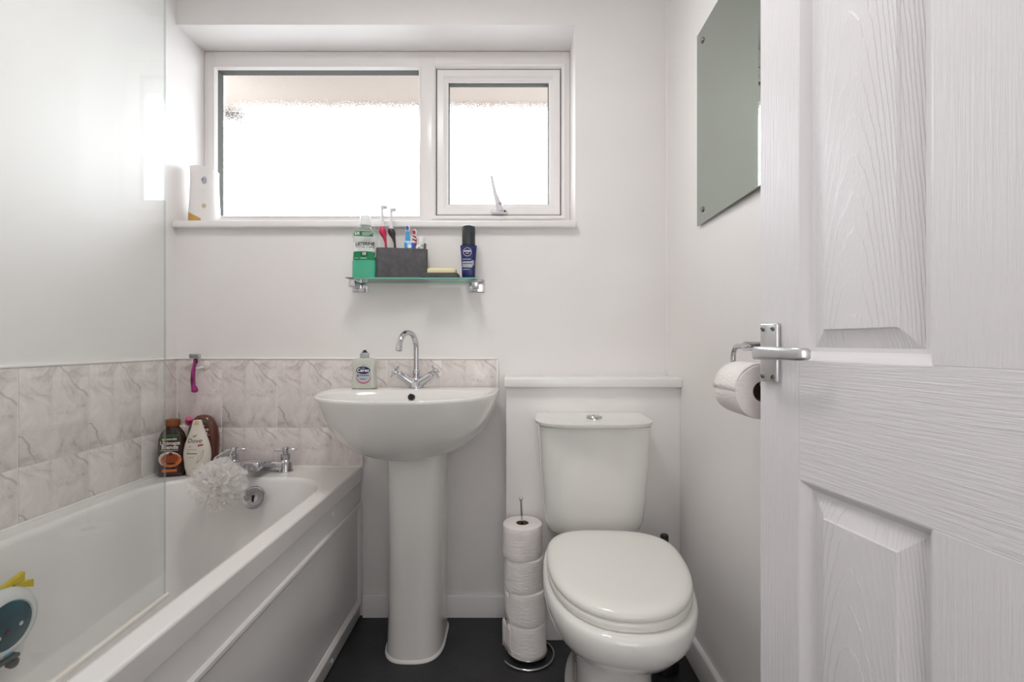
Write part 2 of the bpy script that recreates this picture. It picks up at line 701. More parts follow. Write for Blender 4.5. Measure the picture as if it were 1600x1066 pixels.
cols = [XL + 0.009, -1.064, -0.862, -0.660, -0.458, -0.256, -0.057]
obj('grout', box(XL, -0.553, YB - 0.0055, YB, ZR, ZT), M['grout'], wall_back, None)
obj('grout', box(-0.553, -0.057, YB - 0.0055, YB, 0.80, ZT), M['grout'], wall_back, None)
for i in range(6):
    x0, x1 = cols[i] + G, cols[i + 1] - G
    lo = ZM if i < 4 else 0.80
    tile(wall_back, x1 - x0, ZT - lo - 2 * G, ((x0 + x1) / 2, YB, (ZT + lo) / 2), 0)
    if i < 4:
        xe = min(x1, -0.553)
        tile(wall_back, xe - x0, ZM - ZR - 2 * G, ((x0 + xe) / 2, YB, (ZM + ZR) / 2), 0)
obj('tile_trim', box(XL, -0.052, YB - 0.0105, YB, ZT, ZT + 0.007, 0.002), M['sealant'], wall_back)
obj('tile_trim', box(-0.057, -0.050, YB - 0.0105, YB, 0.82, ZT, 0.002), M['sealant'], wall_back)
obj('tile_trim', box(-0.553, -0.546, YB - 0.0105, YB, ZR, 0.72, 0.002), M['sealant'], wall_back)
ys = [YB - 0.009, 1.613, 1.411, 1.209, 1.007, 0.805, 0.603, 0.401, 0.199, YF]
obj('grout', box(XL, XL + 0.0055, YF, YB, ZR, ZT), M['grout'], wall_left, None)
for i in range(len(ys) - 1):
    y1, y0 = ys[i] - G, ys[i + 1] + G
    for hi, lo in ((ZT, ZM), (ZM, ZR)):
        tile(wall_left, y1 - y0, hi - lo - 2 * G, (XL, (y0 + y1) / 2, (hi + lo) / 2), PI / 2)
obj('tile_trim', box(XL, XL + 0.0105, YF, YB, ZT, ZT + 0.007, 0.002), M['sealant'], wall_left)
# sealant bead in the far corner above the boxing, with its blob at the foot
obj('sealant_bead', tube([(XR - 0.001, YB - 0.001, 0.90), (XR - 0.001, YB - 0.001, 1.6), (XR - 0.001, YB - 0.001, ZC)], 0.0045, 8), M['wall'], wall_right)

# boxed-in pipes behind the toilet, with a ledge on top
trim_1 = bpy.data.objects.new('trim_1', None)
COL.objects.link(trim_1)
struct(trim_1)
obj('boxing_panel', box(-0.020, XR, 1.652, YB, 0.0, 0.853, 0.002), M['wall'], trim_1)
obj('ledge', box(-0.027, XR, 1.632, YB, 0.853, 0.884, 0.004, 3), M['gloss'], trim_1)
obj('plinth_board', box(0.0, XR, 1.638, 1.652, 0.0, 0.288, 0.003), M['gloss'], trim_1)

# ------------------------------------------------------------------ window
window = bpy.data.objects.new('window_1', None)
COL.objects.link(window)
struct(window)
X_L, X_R = XL, WX1
bm = bmesh.new()
FX = [(-1.235, -1.190), (-0.372, -0.305), (0.197, 0.233)]
for a, b in FX:
    add_box(bm, a, b, YW, YW + 0.0505, 1.448, 2.172, 0.004)
for a, b in ((2.106, 2.172), (1.448, 1.512)):
    add_box(bm, -1.235, 0.233, YW + 0.0005, YW + 0.050, a, b, 0.004)
obj('window_frame', bm, M['upvc'], window, 30)
# bead round the fixed pane and the outer lip round the opening light
obj('glazing_bead', loft(rect_rings(-1.196, -0.366, 1.506, 2.112, [(0, YW + 0.004), (0, YW - 0.003), (0.004, YW - 0.004), (0.0095, YW + 0.008), (0.0095, YW + 0.02), (0, YW + 0.02)]), wrap=True), M['upvc'], window, 25)
obj('gasket', loft(rect_rings(-1.190, -0.372, 1.512, 2.106, [(0, YW + 0.012), (0.0038, YW + 0.012), (0.0038, YW + 0.050), (0, YW + 0.050)]), wrap=True), M['gasket'], window, 25)
obj('window_pane', box(-1.188, -0.374, YW + 0.044, YW + 0.048, 1.514, 2.104), M['stipple'], window, None)
obj('frame_lip', loft(rect_rings(-0.322, 0.214, 1.498, 2.121, [(0, YW + 0.004), (0, YW - 0.006), (0.005, YW - 0.008), (0.012, YW - 0.005), (0.017, YW + 0.004), (0.017, YW + 0.03), (0, YW + 0.03)]), wrap=True), M['upvc'], window, 25)
sash = obj('sash', loft(rect_rings(-0.302, 0.194, 1.518, 2.101, [(0, YW + 0.05), (0, YW + 0.006), (0.003, YW + 0.003), (0.026, YW + 0.003), (0.032, YW + 0.008), (0.038, YW + 0.010), (0.045, YW + 0.018), (0.045, YW + 0.05)]), wrap=True), M['upvc'], window, 25)
obj('sash_gap', loft(rect_rings(-0.306, 0.198, 1.514, 2.105, [(0, YW + 0.018), (0.0055, YW + 0.018), (0.0055, YW + 0.03), (0, YW + 0.03)]), wrap=True), M['gasket'], window, 25)
obj('gasket', loft(rect_rings(-0.2575, 0.1495, 1.5625, 2.0565, [(0, YW + 0.024), (0.003, YW + 0.024), (0.003, YW + 0.050), (0, YW + 0.050)]), wrap=True), M['gasket'], window, 25)
obj('window_pane', box(-0.256, 0.148, YW + 0.044, YW + 0.048, 1.564, 2.055), M['stipple'], window, None)
# espagnolette handle on the bottom rail of the sash
M['handle_white'] = mat('white_handle_enamel', '#d9d6dc', 0.22)
hd = obj('window_handle', box(-0.084, -0.020, YW - 0.014, YW + 0.003, 1.518, 1.536, 0.006, 3), M['handle_white'], window)
obj('handle_lever', tube([(-0.046, YW - 0.018, 1.530), (-0.050, YW - 0.024, 1.545), (-0.056, YW - 0.028, 1.562), (-0.066, YW - 0.032, 1.59), (-0.074, YW - 0.034, 1.625), (-0.080, YW - 0.034, 1.658), (-0.0805, YW - 0.034, 1.662)], [0.012, 0.013, 0.0115, 0.0075, 0.0065, 0.0055, 0.003], 16), M['handle_white'], hd)
obj('key_lock', lathe([(0.0055, 0), (0.0055, 0.006), (0.003, 0.007)], (-0.047, YW - 0.034, 1.552), (0, -1, 0), 16), M['steel'], hd)
obj('screw_cover', lathe([(0.004, 0), (0.004, 0.003)], (-0.0285, YW - 0.013, 1.527), (0, -1, 0), 12), M['dark'], hd)
trim_2 = struct(obj('trim_2', box(XL, WX1 + 0.002, 1.764, YW + 0.01, WZ0 - 0.025, WZ0, 0.005, 3), M['gloss']))

# outside: eaves over the window, neighbouring ground
M['soffit'] = mat('eaves_soffit', '#a1978f', 0.7)
M['ground'] = mat('garden_ground', '#b4b4b2', 0.9, var=(0.6, '#a3a4a6', 0.2))
eaves = struct(obj('roof_eaves', box(-4, 4, YB + 0.32, 2.50, 2.215, 2.24), M['soffit'], smooth=None))
obj('fascia', box(-4, 4, 2.50, 2.525, 2.205, 2.38), M['soffit'], eaves, None)
g = [(0.055 * math.cos(a), 0.055 * math.sin(a)) for a in [PI + PI * i / 10 for i in range(11)]]
obj('gutter', loft([[Vector((x, 2.582 + p[0], 2.30 + p[1])) for p in g] for x in (-4, 4)]), M['upvc'], eaves)
obj('downpipe', tube([(-1.85, 2.585, 2.215), (-1.62, 2.585, 2.205), (-1.42, 2.585, 2.190), (-1.40, 2.585, 2.186)], 0.034, 14), M['gasket'], eaves)
struct(obj('ground', box(-30, 30, YB + 0.35, 60, -2.8, -2.7), M['ground'], smooth=None))
struct(obj('wall_outside', box(-4, 4, YB + 0.3, YB + 0.32, -2.7, 1.44), mat('outside_brick', '#8d7466', 0.9), smooth=None))

# ------------------------------------------------------------------ door
DA = math.radians(-81)
door = bpy.data.objects.new('door_1', None)
COL.objects.link(door)
door.location = (0.434, 0.85, 0)
door.rotation_euler = (0, 0, DA)
struct(door)
TH = 0.028
DW, DB, DT = 0.687, 0.008, 1.985
ST, PW, MU = 0.091, 0.207, 0.091
ROWS = [(0.215, EYE - 0.214), (EYE - 0.027, 1.885)]      # lower and upper panel openings


def door_piece(name, x0, x1, z0, z1, m):
    o = obj(name, box(-(x1 - x0) / 2, (x1 - x0) / 2, 0, TH, -(z1 - z0) / 2, (z1 - z0) / 2, 0.0007, 1), M[m], door, 30)
    o.location = ((x0 + x1) / 2, 0, (z0 + z1) / 2)
    return o


door_piece('stile', 0, ST, DB, DT, 'door_v')
door_piece('stile', DW - ST, DW, DB, DT, 'door_v')
for z0, z1 in ((DB, ROWS[0][0]), (ROWS[0][1], ROWS[1][0]), (ROWS[1][1], DT)):
    door_piece('rail', ST, DW - ST, z0, z1, 'door_h')
for z0, z1 in ROWS:
    door_piece('muntin', ST + PW, ST + PW + MU, z0, z1, 'door_v')
    for x0 in (ST, ST + PW + MU):
        w, h = PW / 2, (z1 - z0) / 2
        moulding = [(-0.0008, 0.004), (-0.0008, 0.0001), (0.0012, 0.0008), (0.0060, 0.0052), (0.0068, 0.0066), (0.0122, 0.0112), (0.0130, 0.0126), (0.0195, 0.0134)]
        field = [(0.0190, 0.0150), (0.0190, 0.0133), (0.0445, 0.0052), (0.0450, 0.0030), (0.0462, 0.0020)]
        o = obj('panel_field', loft(rect_rings(-w, w, -h, h, field), False, True), M['door_a'], door, 12)
        o.location = (x0 + w, 0, (z0 + z1) / 2)
        o = obj('panel_moulding', loft(rect_rings(-w, w, -h, h, moulding), False, False), M['door_paint'], door, 20)
        o.location = (x0 + w, 0, (z0 + z1) / 2)
        back = obj('panel_back', box(-w, w, TH - 0.009, TH - 0.006, -h, h), M['door_v'], door, None)
        back.location = o.location
# latch handle on a short backplate
hz = EYE - 0.0175
plate = obj('door_handle', box(0.010, 0.052, -0.009, 0.0, hz - 0.050, hz + 0.050, 0.0035, 3), M['satin'], door)
lever_pts = [(0.031, -0.006, hz), (0.031, -0.024, hz), (0.033, -0.033, hz), (0.040, -0.0385, hz), (0.060, -0.040, hz), (0.095, -0.040, hz), (0.125, -0.0385, hz), (0.1365, -0.034, hz), (0.140, -0.026, hz), (0.140, -0.0235, hz)]
bm = bmesh.new()
rings = []
for i, p in enumerate(lever_pts):
    p = Vector(p)
    t = (Vector(lever_pts[min(i + 1, 9)]) - Vector(lever_pts[max(i - 1, 0)])).normalized()
    v = Vector((0, 0, 1))
    u = t.cross(v).normalized()
    hh = [0.009, 0.009, 0.0103, 0.0108, 0.0108, 0.0102, 0.0098, 0.0095, 0.009, 0.007][i]
    hw = [0.009, 0.008, 0.006, 0.0052, 0.005, 0.0048, 0.0046, 0.0042, 0.004, 0.003][i]
    rings.append([p + u * hw * sgnpow(math.cos(2 * PI * j / 20), 0.7) + v * hh * sgnpow(math.sin(2 * PI * j / 20), 0.7) for j in range(20)])
add_loft(bm, rings)
obj('lever', bm, M['satin'], plate, 50)
for sx in (0.0185, 0.0435):
    for dz in (-0.040, 0.040):
        o = obj('screw', lathe([(0.0042, 0), (0.0042, 0.0012), (0.003, 0.0022)], (sx, -0.0088, hz + dz), (0, -1, 0), 14), M['steel'], plate)
for sx in (0.0185, 0.0435):
    for dz in (-0.040, 0.040):
        b_ = box(-0.0036, 0.0036, -0.0114, -0.0106, -0.0006, 0.0006)
        bmesh.ops.rotate(b_, cent=(0, 0, 0), matrix=Matrix.Rotation(random.uniform(0, PI), 3, 'Y'), verts=b_.verts)
        o = obj('screw_slot', b_, M['dark'], plate, None)
        o.location = (sx, 0, hz + dz)

# ceiling lamp (above the frame): opal dome on a ring
cl = thing('ceiling_lamp', 'round opal dome ceiling lamp on a white ring', 'lamp', (-0.3, 0.95, ZC))
obj('mounting_ring', lathe([(0.20, 0.0), (0.20, -0.03), (0.186, -0.032)]), M['upvc'], cl)
obj('dome', lathe([(0.185, -0.032), (0.18, -0.05), (0.15, -0.075), (0.09, -0.092), (0.001, -0.098)]), M['upvc'], cl)

# ------------------------------------------------------------------ bath
RIM = 0.549
BX0, BX1 = XL + 0.0085, -0.550
bath = thing('bathtub', 'white built-in bathtub along the tiled left wall', 'bathtub', (0, 0, 0))
IX0, IX1, IY0, IY1 = -1.160, -0.606, 0.28, 1.634
rings = [rrect(BX0, BX1, YF, YB - 0.0085, 0.004, z) for z in (0.500, 0.5425, 0.5435)]
for i_, z in ((0.0014, RIM - 0.0020), (0.0045, RIM), (0.0060, RIM)):
    rings.append(rrect(BX0 + i_, BX1 - i_, YF + i_, YB - 0.0085 - i_, 0.004, z))
for o_, z in ((0.0135, RIM), (0.012, RIM), (0.005, RIM - 0.001), (0.001, RIM - 0.005), (-0.003, RIM - 0.014)):
    rings.append(rrect(IX0 - o_, IX1 + o_, IY0 - o_, IY1 + o_, 0.15 + o_, z))
lo = (-1.075, -0.705, 0.52, 1.545, 0.13)
hi = (IX0 + 0.003, IX1 - 0.003, IY0 + 0.003, IY1 - 0.003, 0.147)
for f, dz in ((0.12, 0.10), (0.30, 0.22), (0.50, 0.31), (0.68, 0.355), (0.84, 0.38), (1.0, 0.388)):
    q = [a + (b - a) * f for a, b in zip(hi, lo)]
    rings.append(rrect(q[0], q[1], q[2], q[3], q[4], RIM - 0.014 - dz))
q = lo
rings.append(rrect(q[0] + 0.1, q[1] - 0.1, q[2] + 0.2, q[3] - 0.2, 0.08, 0.140))
obj('shell', loft(rings, False, True), M['acrylic'], bath, 50)
obj('sealant_bead', box(BX0 - 0.0003, BX0 + 0.007, YF, YB - 0.009, RIM - 0.002, RIM + 0.0065, 0.003), M['sealant'], bath)
obj('sealant_bead', box(BX0, BX1 - 0.001, YB - 0.0155, YB - 0.0082, RIM - 0.002, RIM + 0.0055, 0.003), M['sealant'], bath)
pn = obj('side_panel', box(-0.568, -0.5555, YF, YB - 0.012, 0.004, 0.503, 0.0015), M['panel'], bath)
# the moulding frame faces +x: build facing -y, then turn
bm = loft(rect_rings(0.0, 1.60, 0.052, 0.425, [(0, 0.002), (0, -0.004), (0.004, -0.0075), (0.011, -0.0085), (0.017, -0.0065), (0.021, -0.003), (0.024, -0.0035), (0.027, 0.0005), (0.027, 0.002)]), wrap=True)
bmesh.ops.transform(bm, matrix=Matrix(((0, -1, 0, -0.5555), (1, 0, 0, 0.175), (0, 0, 1, 0), (0, 0, 0, 1))), verts=bm.verts)
obj('panel_moulding', bm, M['panel'], bath, 25)
for y, z in ((1.51, 0.470), (0.75, 0.470), (1.50, 0.022)):
    obj('screw_cap', lathe([(0.007, 0), (0.0068, 0.0025), (0.004, 0.004), (0.001, 0.0042)], (-0.5556, y, z), (1, 0, 0), 16), M['panel'], bath)
ov_ax = Vector((0, -1, 0.18)).normalized()
ov = obj('overflow_cover', lathe([(0.024, -0.012), (0.024, 0.006), (0.036, 0.008), (0.0375, 0.012), (0.0365, 0.020), (0.034, 0.0225), (0.031, 0.0205), (0.012, 0.0215), (0.001, 0.022)], (-0.846, 1.612, 0.492), ov_ax, 36), M['chrome'], bath, 40)
obj('overflow_slot', box(-0.8495, -0.8445, 1.585, 1.5905, 0.483, 0.505, 0.002), M['dark'], ov)

# bath filler tap
tap = thing('bath_tap', 'chrome bath mixer tap with cross handles on the bath end', 'tap', (-0.893, 1.722, RIM))
obj('bridge', box(-0.094, 0.094, -0.023, 0.021, 0.006, 0.038, 0.007, 3), M['chrome'], tap)
sp_r = []
for y, w, zc, h in ((0.004, 0.030, 0.026, 0.012), (-0.03, 0.031, 0.034, 0.013), (-0.07, 0.033, 0.041, 0.015), (-0.094, 0.034, 0.042, 0.0165), (-0.104, 0.033, 0.041, 0.0165), (-0.108, 0.030, 0.040, 0.0145)):
    sp_r.append([Vector((0.020 + w * sgnpow(math.cos(2 * PI * j / 28), 0.45), y, zc + h * sgnpow(math.sin(2 * PI * j / 28), 0.55))) for j in range(28)])
obj('spout', loft(sp_r), M['chrome'], tap, 50)
for sx in (-0.092, 0.092):
    obj('pillar', lathe([(0.026, 0.0), (0.026, 0.005), (0.023, 0.010), (0.0225, 0.034), (0.018, 0.039), (0.0165, 0.041), (0.0165, 0.060), (0.012, 0.062)], (sx, 0, 0), N=28), M['chrome'], tap)
    h_ = obj('handle', lathe([(0.008, 0.061), (0.008, 0.067), (0.0105, 0.069), (0.0105, 0.082), (0.009, 0.085), (0.001, 0.086)], (sx, 0, 0), N=24), M['chrome'], tap)
    for k in range(4):
        a = 0.25 + PI / 2 * k
        d = Vector((math.cos(a), math.sin(a), 0))
        c0 = Vector((sx, 0, 0.0755))
        obj('spoke', tube([c0 + d * 0.009, c0 + d * 0.036, c0 + d * 0.038], [0.0044, 0.0044, 0.003], 12), M['chrome'], h_)

# glass screen standing on the rim
SA = 0.037
scr = thing('bath_screen', 'clear frameless glass screen standing on the bath rim', 'shower screen', (-0.6185, 0.867, RIM), SA)
obj('screen_glass', box(-0.0016, 0.0016, -0.735, -0.0012, 0.006, 1.42), M['glass'], scr, None)
obj('polished_edge', box(-0.0016, 0.0016, -0.0011, 0.0002, 0.006, 1.42), M['screen_edge'], scr, None)
obj('seal_strip', box(-0.006, 0.006, -0.735, 0.004, 0.0008, 0.0085, 0.002), M['seal'], scr)
obj('wall_channel', box(-0.012, 0.012, -0.752, -0.728, 0.001, 1.42, 0.003), M['satin'], scr)

# ------------------------------------------------------------------ wash basin
basin = thing('wash_basin', 'white ceramic pedestal wash basin below the glass shelf', 'basin', (-0.340, YB - 0.0088, 0))
RB = 0.843


def bring(s_w, yf, yb, z, n=2.6, w=0.300):
    """outline: straight back, bowed front; local y is 0 at the wall"""
    yc = -0.085
    return egg(0, yc, z, w * s_w, -yf + yc, yb - yc, n, 5.0, 72)


rings = [bring(0.34, -0.285, -0.05, 0.640, 2.2), bring(0.42, -0.300, -0.035, 0.643, 2.2), bring(0.56, -0.325, -0.02, 0.653, 2.3),
         bring(0.71, -0.360, -0.01, 0.678, 2.35), bring(0.84, -0.396, -0.005, 0.717, 2.4), bring(0.93, -0.427, -0.003, 0.768, 2.5),
         bring(0.975, -0.444, -0.001, 0.812, 2.55), bring(0.990, -0.450, -0.001, 0.832), bring(0.988, -0.4515, -0.001, 0.839),
         bring(0.978, -0.449, -0.003, RB), bring(0.965, -0.444, -0.006, RB + 0.0006)]


def bin_(w, yc, bf, bb, z):
    return egg(0, yc, z, w, bf, bb, 2.4, 2.5, 72)


rings += [bin_(0.262, -0.255, 0.170, 0.135, RB - 0.001), bin_(0.257, -0.257, 0.164, 0.129, RB - 0.006), bin_(0.246, -0.258, 0.155, 0.122, RB - 0.030),
          bin_(0.216, -0.256, 0.132, 0.108, RB - 0.085), bin_(0.150, -0.25, 0.09, 0.08, RB - 0.128), bin_(0.06, -0.245, 0.04, 0.04, RB - 0.142)]
obj('bowl', loft(rings), M['ceramic'], basin, 50)
pr = []
for z, w, yf, sh in ((0.0, 0.094, -0.262, 0.0), (0.03, 0.0915, -0.258, 0), (0.12, 0.089, -0.250, 0), (0.30, 0.0885, -0.240, 0), (0.50, 0.091, -0.234, 0), (0.60, 0.094, -0.234, 0), (0.672, 0.098, -0.240, 0)):
    pr.append(egg(0.020, -0.13, z + 0.001, w, -yf - 0.13, 0.10, 2.9, 8.0, 64))
obj('pedestal', loft(pr), M['ceramic'], basin, 50)
base = [egg(0.020, -0.13, 0.0008, 0.094 + d, 0.132 + d, 0.10, 2.9, 8.0, 64) for d in (0.004, 0.0035, 0.0)]
for r_, z in zip(base, (0.0008, 0.005, 0.010)):
    for v in r_:
        v.z = z
obj('sealant_bead', loft(base, True, True), M['sealant'], basin)
obj('overflow_hole', lathe([(0.0125, 0), (0.0125, 0.004), (0.0105, 0.005), (0.010, 0.001), (0.001, 0.0005)], (0.0, -0.1335, RB - 0.024), (0, -1, 0.25), 24), M['steel'], basin)
obj('overflow_dark', lathe([(0.0098, 0), (0.0098, 0.0022)], (0.0, -0.1335, RB - 0.024), (0, -1, 0.25), 20), M['dark'], basin)
obj('plug_hole', lathe([(0.022, 0), (0.022, 0.003), (0.016, 0.004), (0.001, 0.002)], (0, -0.245, RB - 0.142), N=24), M['chrome'], basin)

# basin tap
bt = thing('basin_tap', 'chrome swan-neck basin tap with two cross handles on the wash basin', 'tap', (-0.341, YB - 0.058, RB + 0.0008))
obj('base', lathe([(0.027, 0), (0.027, 0.004), (0.0255, 0.008), (0.023, 0.018), (0.018, 0.030), (0.013, 0.036)], N=32), M['chrome'], bt)
obj('collar', lathe([(0.0095, 0.03), (0.0125, 0.034), (0.0125, 0.044), (0.0115, 0.045), (0.0115, 0.048), (0.0125, 0.049), (0.0125, 0.060), (0.010, 0.064)], N=24), M['chrome'], bt)
dr = Vector((-0.035, -0.100, 0)).normalized()
pts = [Vector((0, 0, 0.045)), Vector((0, 0, 0.09)), Vector((0, 0, 0.13))] + arc(dr * 0.055 + Vector((0, 0, 0.140)), -dr, (0, 0, 1), 0.055, 0, PI * 0.93, 22)
end = pts[-1]
dn = (pts[-1] - pts[-2]).normalized()
obj('spout', tube(pts + [end + dn * 0.004], 0.0092, 20), M['chrome'], bt, 60)
obj('aerator', lathe([(0.0105, 0.0), (0.0108, 0.002), (0.0108, 0.017), (0.0098, 0.018), (0.009, 0.016), (0.001, 0.016)], end + dn * 0.002, dn, 24), M['chrome'], bt)
for s in (-1, 1):
    ax = Vector((s * 0.80, -0.22, 0.56)).normalized()
    o0 = Vector((s * 0.006, -0.001, 0.012))
    obj('arm', lathe([(0.0165, 0.0), (0.0155, 0.02), (0.0135, 0.035), (0.0128, 0.064), (0.0115, 0.0665)], o0, ax, 24), M['chrome'], bt)
    h_ = obj('handle', lathe([(0.006, 0.066), (0.006, 0.073), (0.0095, 0.075), (0.0095, 0.089), (0.008, 0.0915), (0.001, 0.092)], o0, ax, 22), M['chrome'], bt)
    u = ax.orthogonal().normalized()
    v = ax.cross(u)
    for k in range(4):
        a = 0.5 + PI / 2 * k
        d = u * math.cos(a) + v * math.sin(a)
        c0 = o0 + ax * 0.082
        obj('spoke', tube([c0 + d * 0.008, c0 + d * 0.0255, c0 + d * 0.027], [0.0038, 0.0038, 0.0026], 12), M['chrome'], h_)

# hand soap bottle on the basin
M['soap_bottle'] = mat('pearly_soap', '#d6d9cf', 0.18, trans=0.25, coat=0.3)
M['navy'] = mat('navy_print', '#12184f', 0.35)
M['white_print'] = mat('white_print', '#eeeeee', 0.4)
M['grey_print'] = mat('grey_print', '#aeb2bb', 0.4)
M['red_print'] = mat('red_print', '#b02038', 0.4)
M['clear_cap'] = mat('cloudy_cap', '#c4c8c6', 0.2, trans=0.3)
sd = thing('soap_dispenser', 'pearly hand soap bottle with a navy oval label on the basin', 'soap bottle', (-0.5145, 1.700, RB + 0.0012))
B = Body([(0, 0.038, 0.020, 5), (0.003, 0.0425, 0.023, 5), (0.02, 0.042, 0.0225, 5), (0.05, 0.0385, 0.021, 4.5), (0.075, 0.040, 0.0215, 4.5), (0.094, 0.0425, 0.022, 4.5), (0.101, 0.0395, 0.020, 4), (0.105, 0.024, 0.0145, 3), (0.1065, 0.015, 0.013, 2)])
B.build('bottle', M['soap_bottle'], sd)
B.patch('label', [(0.002 + 0.0255 * math.cos(a), 0.041 + 0.023 * math.sin(a)) for a in [2 * PI * i / 26 for i in range(26)]], M['red_print'], sd, 0.0004)
B.patch('label', [(0.002 + 0.0250 * math.cos(a), 0.044 + 0.0225 * math.sin(a)) for a in [2 * PI * i / 26 for i in range(26)]], M['grey_print'], sd, 0.0007)
B.patch('label', [(0.002 + 0.0095 * math.cos(a), 0.072 + 0.014 * math.sin(a)) for a in [2 * PI * i / 26 for i in range(26)]], M['grey_print'], sd, 0.0007)
B.patch('label', ell(0.001, 0.064, 0.0240, 0.0128), M['navy'], sd, 0.0010)
B.text('lettering', 'Carex', 0.001, 0.0640, 0.0165, M['white_print'], sd, 0.0014, 0, 0.0004)
B.patch('label', ell(-0.0175, 0.0455, 0.0032, 0.0036), M['red_print'], sd, 0.0011, 2)
B.patch('label_line', rect(-0.012, 0.021, 0.0452, 0.0472), M['navy'], sd, 0.0011, 2)
B.patch('label_line', rect(-0.009, 0.010, 0.0330, 0.0348), M['navy'], sd, 0.0011, 2)
B.patch('label_line', rect(-0.005, 0.007, 0.0708, 0.0722), M['white_print'], sd, 0.0014, 2)
obj('cap', lathe([(0.0145, 0.104), (0.0155, 0.107), (0.0155, 0.121), (0.013, 0.124), (0.009, 0.125)], N=28), M['clear_cap'], sd)
obj('pump_nozzle', lathe([(0.0095, 0.1245), (0.0095, 0.1275), (0.0065, 0.129), (0.005, 0.1335), (0.001, 0.134)], N=20), M['navy'], sd)

# ------------------------------------------------------------------ toilet
toilet = thing('toilet', 'white close-coupled toilet with its lid down', 'toilet', (0.2585, 1.650, 0))


def turned(ring, a=0.07, c=(0.012, -0.26)):
    out = []
    for v in ring:
        x, y = v.x - c[0], v.y - c[1]
        out.append(Vector((c[0] + x * math.cos(a) + y * math.sin(a), c[1] - x * math.sin(a) + y * math.cos(a), v.z)))
    return out


# local: x across, y 0 at the boxing and negative towards the room
cr = []
for z, w, bf, s in ((0.400, 0.118, 0.118, 4), (0.403, 0.136, 0.134, 4), (0.415, 0.148, 0.146, 4), (0.442, 0.1575, 0.1555, 4.2), (0.52, 0.1645, 0.163, 4.4), (0.62, 0.171, 0.170, 4.6), (0.720, 0.1765, 0.176, 4.6), (0.744, 0.1775, 0.177, 4.6)):
    cr.append(egg(0.002, -0.062, z, w, bf - 0.062, 0.060, s, 9, 64))
obj('cistern', loft(cr), M['ceramic'], toilet, 50)
lr = []
for z, g_ in ((0.7455, -0.004), (0.7475, 0.003), (0.752, 0.0065), (0.760, 0.0068), (0.766, 0.003), (0.7695, -0.006), (0.7712, -0.022), (0.7722, -0.05)):
    lr.append(egg(0.0, -0.062, z, 0.179 + g_, 0.137 + g_, 0.060 + min(g_, 0), 3.4, 7, 64))
for r_ in lr[3:]:
    for v in r_:
        v.z += 0.065 * (v.y + 0.03) * min(1, (v.z - 0.7590) / 0.010)
obj('cistern_lid', loft(lr), M['ceramic'], toilet, 50)
fb = obj('flush_button', lathe([(0.025, 0.763), (0.025, 0.7705), (0.023, 0.773), (0.019, 0.7735), (0.018, 0.7725), (0.001, 0.7725)], (0, -0.118, 0), N=32), M['chrome'], toilet)
obj('button_half', box(-0.0005, 0.0005, -0.135, -0.101, 0.7724, 0.7730), M['dark'], fb, None)
# pan: bowl, waist and foot
pr = []
PAN = [  # z, half width, widest y, front reach, back reach, nf, nb
    (0.000, 0.120, -0.36, 0.225, 0.30, 3.2, 4), (0.012, 0.117, -0.36, 0.220, 0.30, 3.0, 4), (0.03, 0.103, -0.36, 0.200, 0.30, 2.6, 4), (0.10, 0.094, -0.36, 0.175, 0.30, 2.4, 4),
    (0.20, 0.096, -0.36, 0.165, 0.30, 2.4, 4), (0.262, 0.104, -0.37, 0.172, 0.29, 2.3, 4), (0.285, 0.122, -0.38, 0.196, 0.27, 2.2, 3.6), (0.305, 0.143, -0.39, 0.232, 0.25, 2.2, 3.4),
    (0.330, 0.160, -0.40, 0.266, 0.235, 2.25, 3.2), (0.362, 0.1735, -0.405, 0.292, 0.23, 2.3, 3.2), (0.392, 0.180, -0.408, 0.304, 0.23, 2.3, 3.2), (0.415, 0.1805, -0.408, 0.305, 0.23, 2.3, 3.2),
    (0.424, 0.177, -0.408, 0.301, 0.227, 2.3, 3.2), (0.428, 0.170, -0.408, 0.293, 0.22, 2.3, 3.2)]
for z, w, yc, bf, bb, nf, nb in PAN:
    pr.append(turned(egg(0.012, yc, z + 0.0008, w, bf, bb, nf, nb, 64)))
obj('pan', loft(pr), M['ceramic'], toilet, 50)
obj('pan_back', box(-0.10, 0.112, -0.25, -0.005, 0.28, 0.3995, 0.02, 3), M['ceramic'], toilet)


def seat_rings(rows):
    return [turned(egg(0.012, -0.42, z, 0.168 + g_, 0.270 + g_, 0.162 + g_, 2.25, 3.0, 64)) for z, g_ in rows]


obj('seat', loft(seat_rings([(0.4295, -0.004), (0.431, 0.001), (0.434, 0.003), (0.446, 0.003), (0.4495, 0.0)])), M['plastic_seat'], toilet, 50)
obj('seat_lid', loft(seat_rings([(0.4500, -0.002), (0.4515, 0.0015), (0.4545, 0.003), (0.462, 0.002), (0.467, -0.0025), (0.4705, -0.010), (0.4725, -0.022), (0.4738, -0.045), (0.4745, -0.09)])), M['plastic_seat'], toilet, 50)
for sx in (-0.075, 0.095):
    obj('hinge', lathe([(0.013, 0.428), (0.013, 0.452), (0.010, 0.456)], (sx, -0.245, 0), N=18), M['chrome'], toilet)

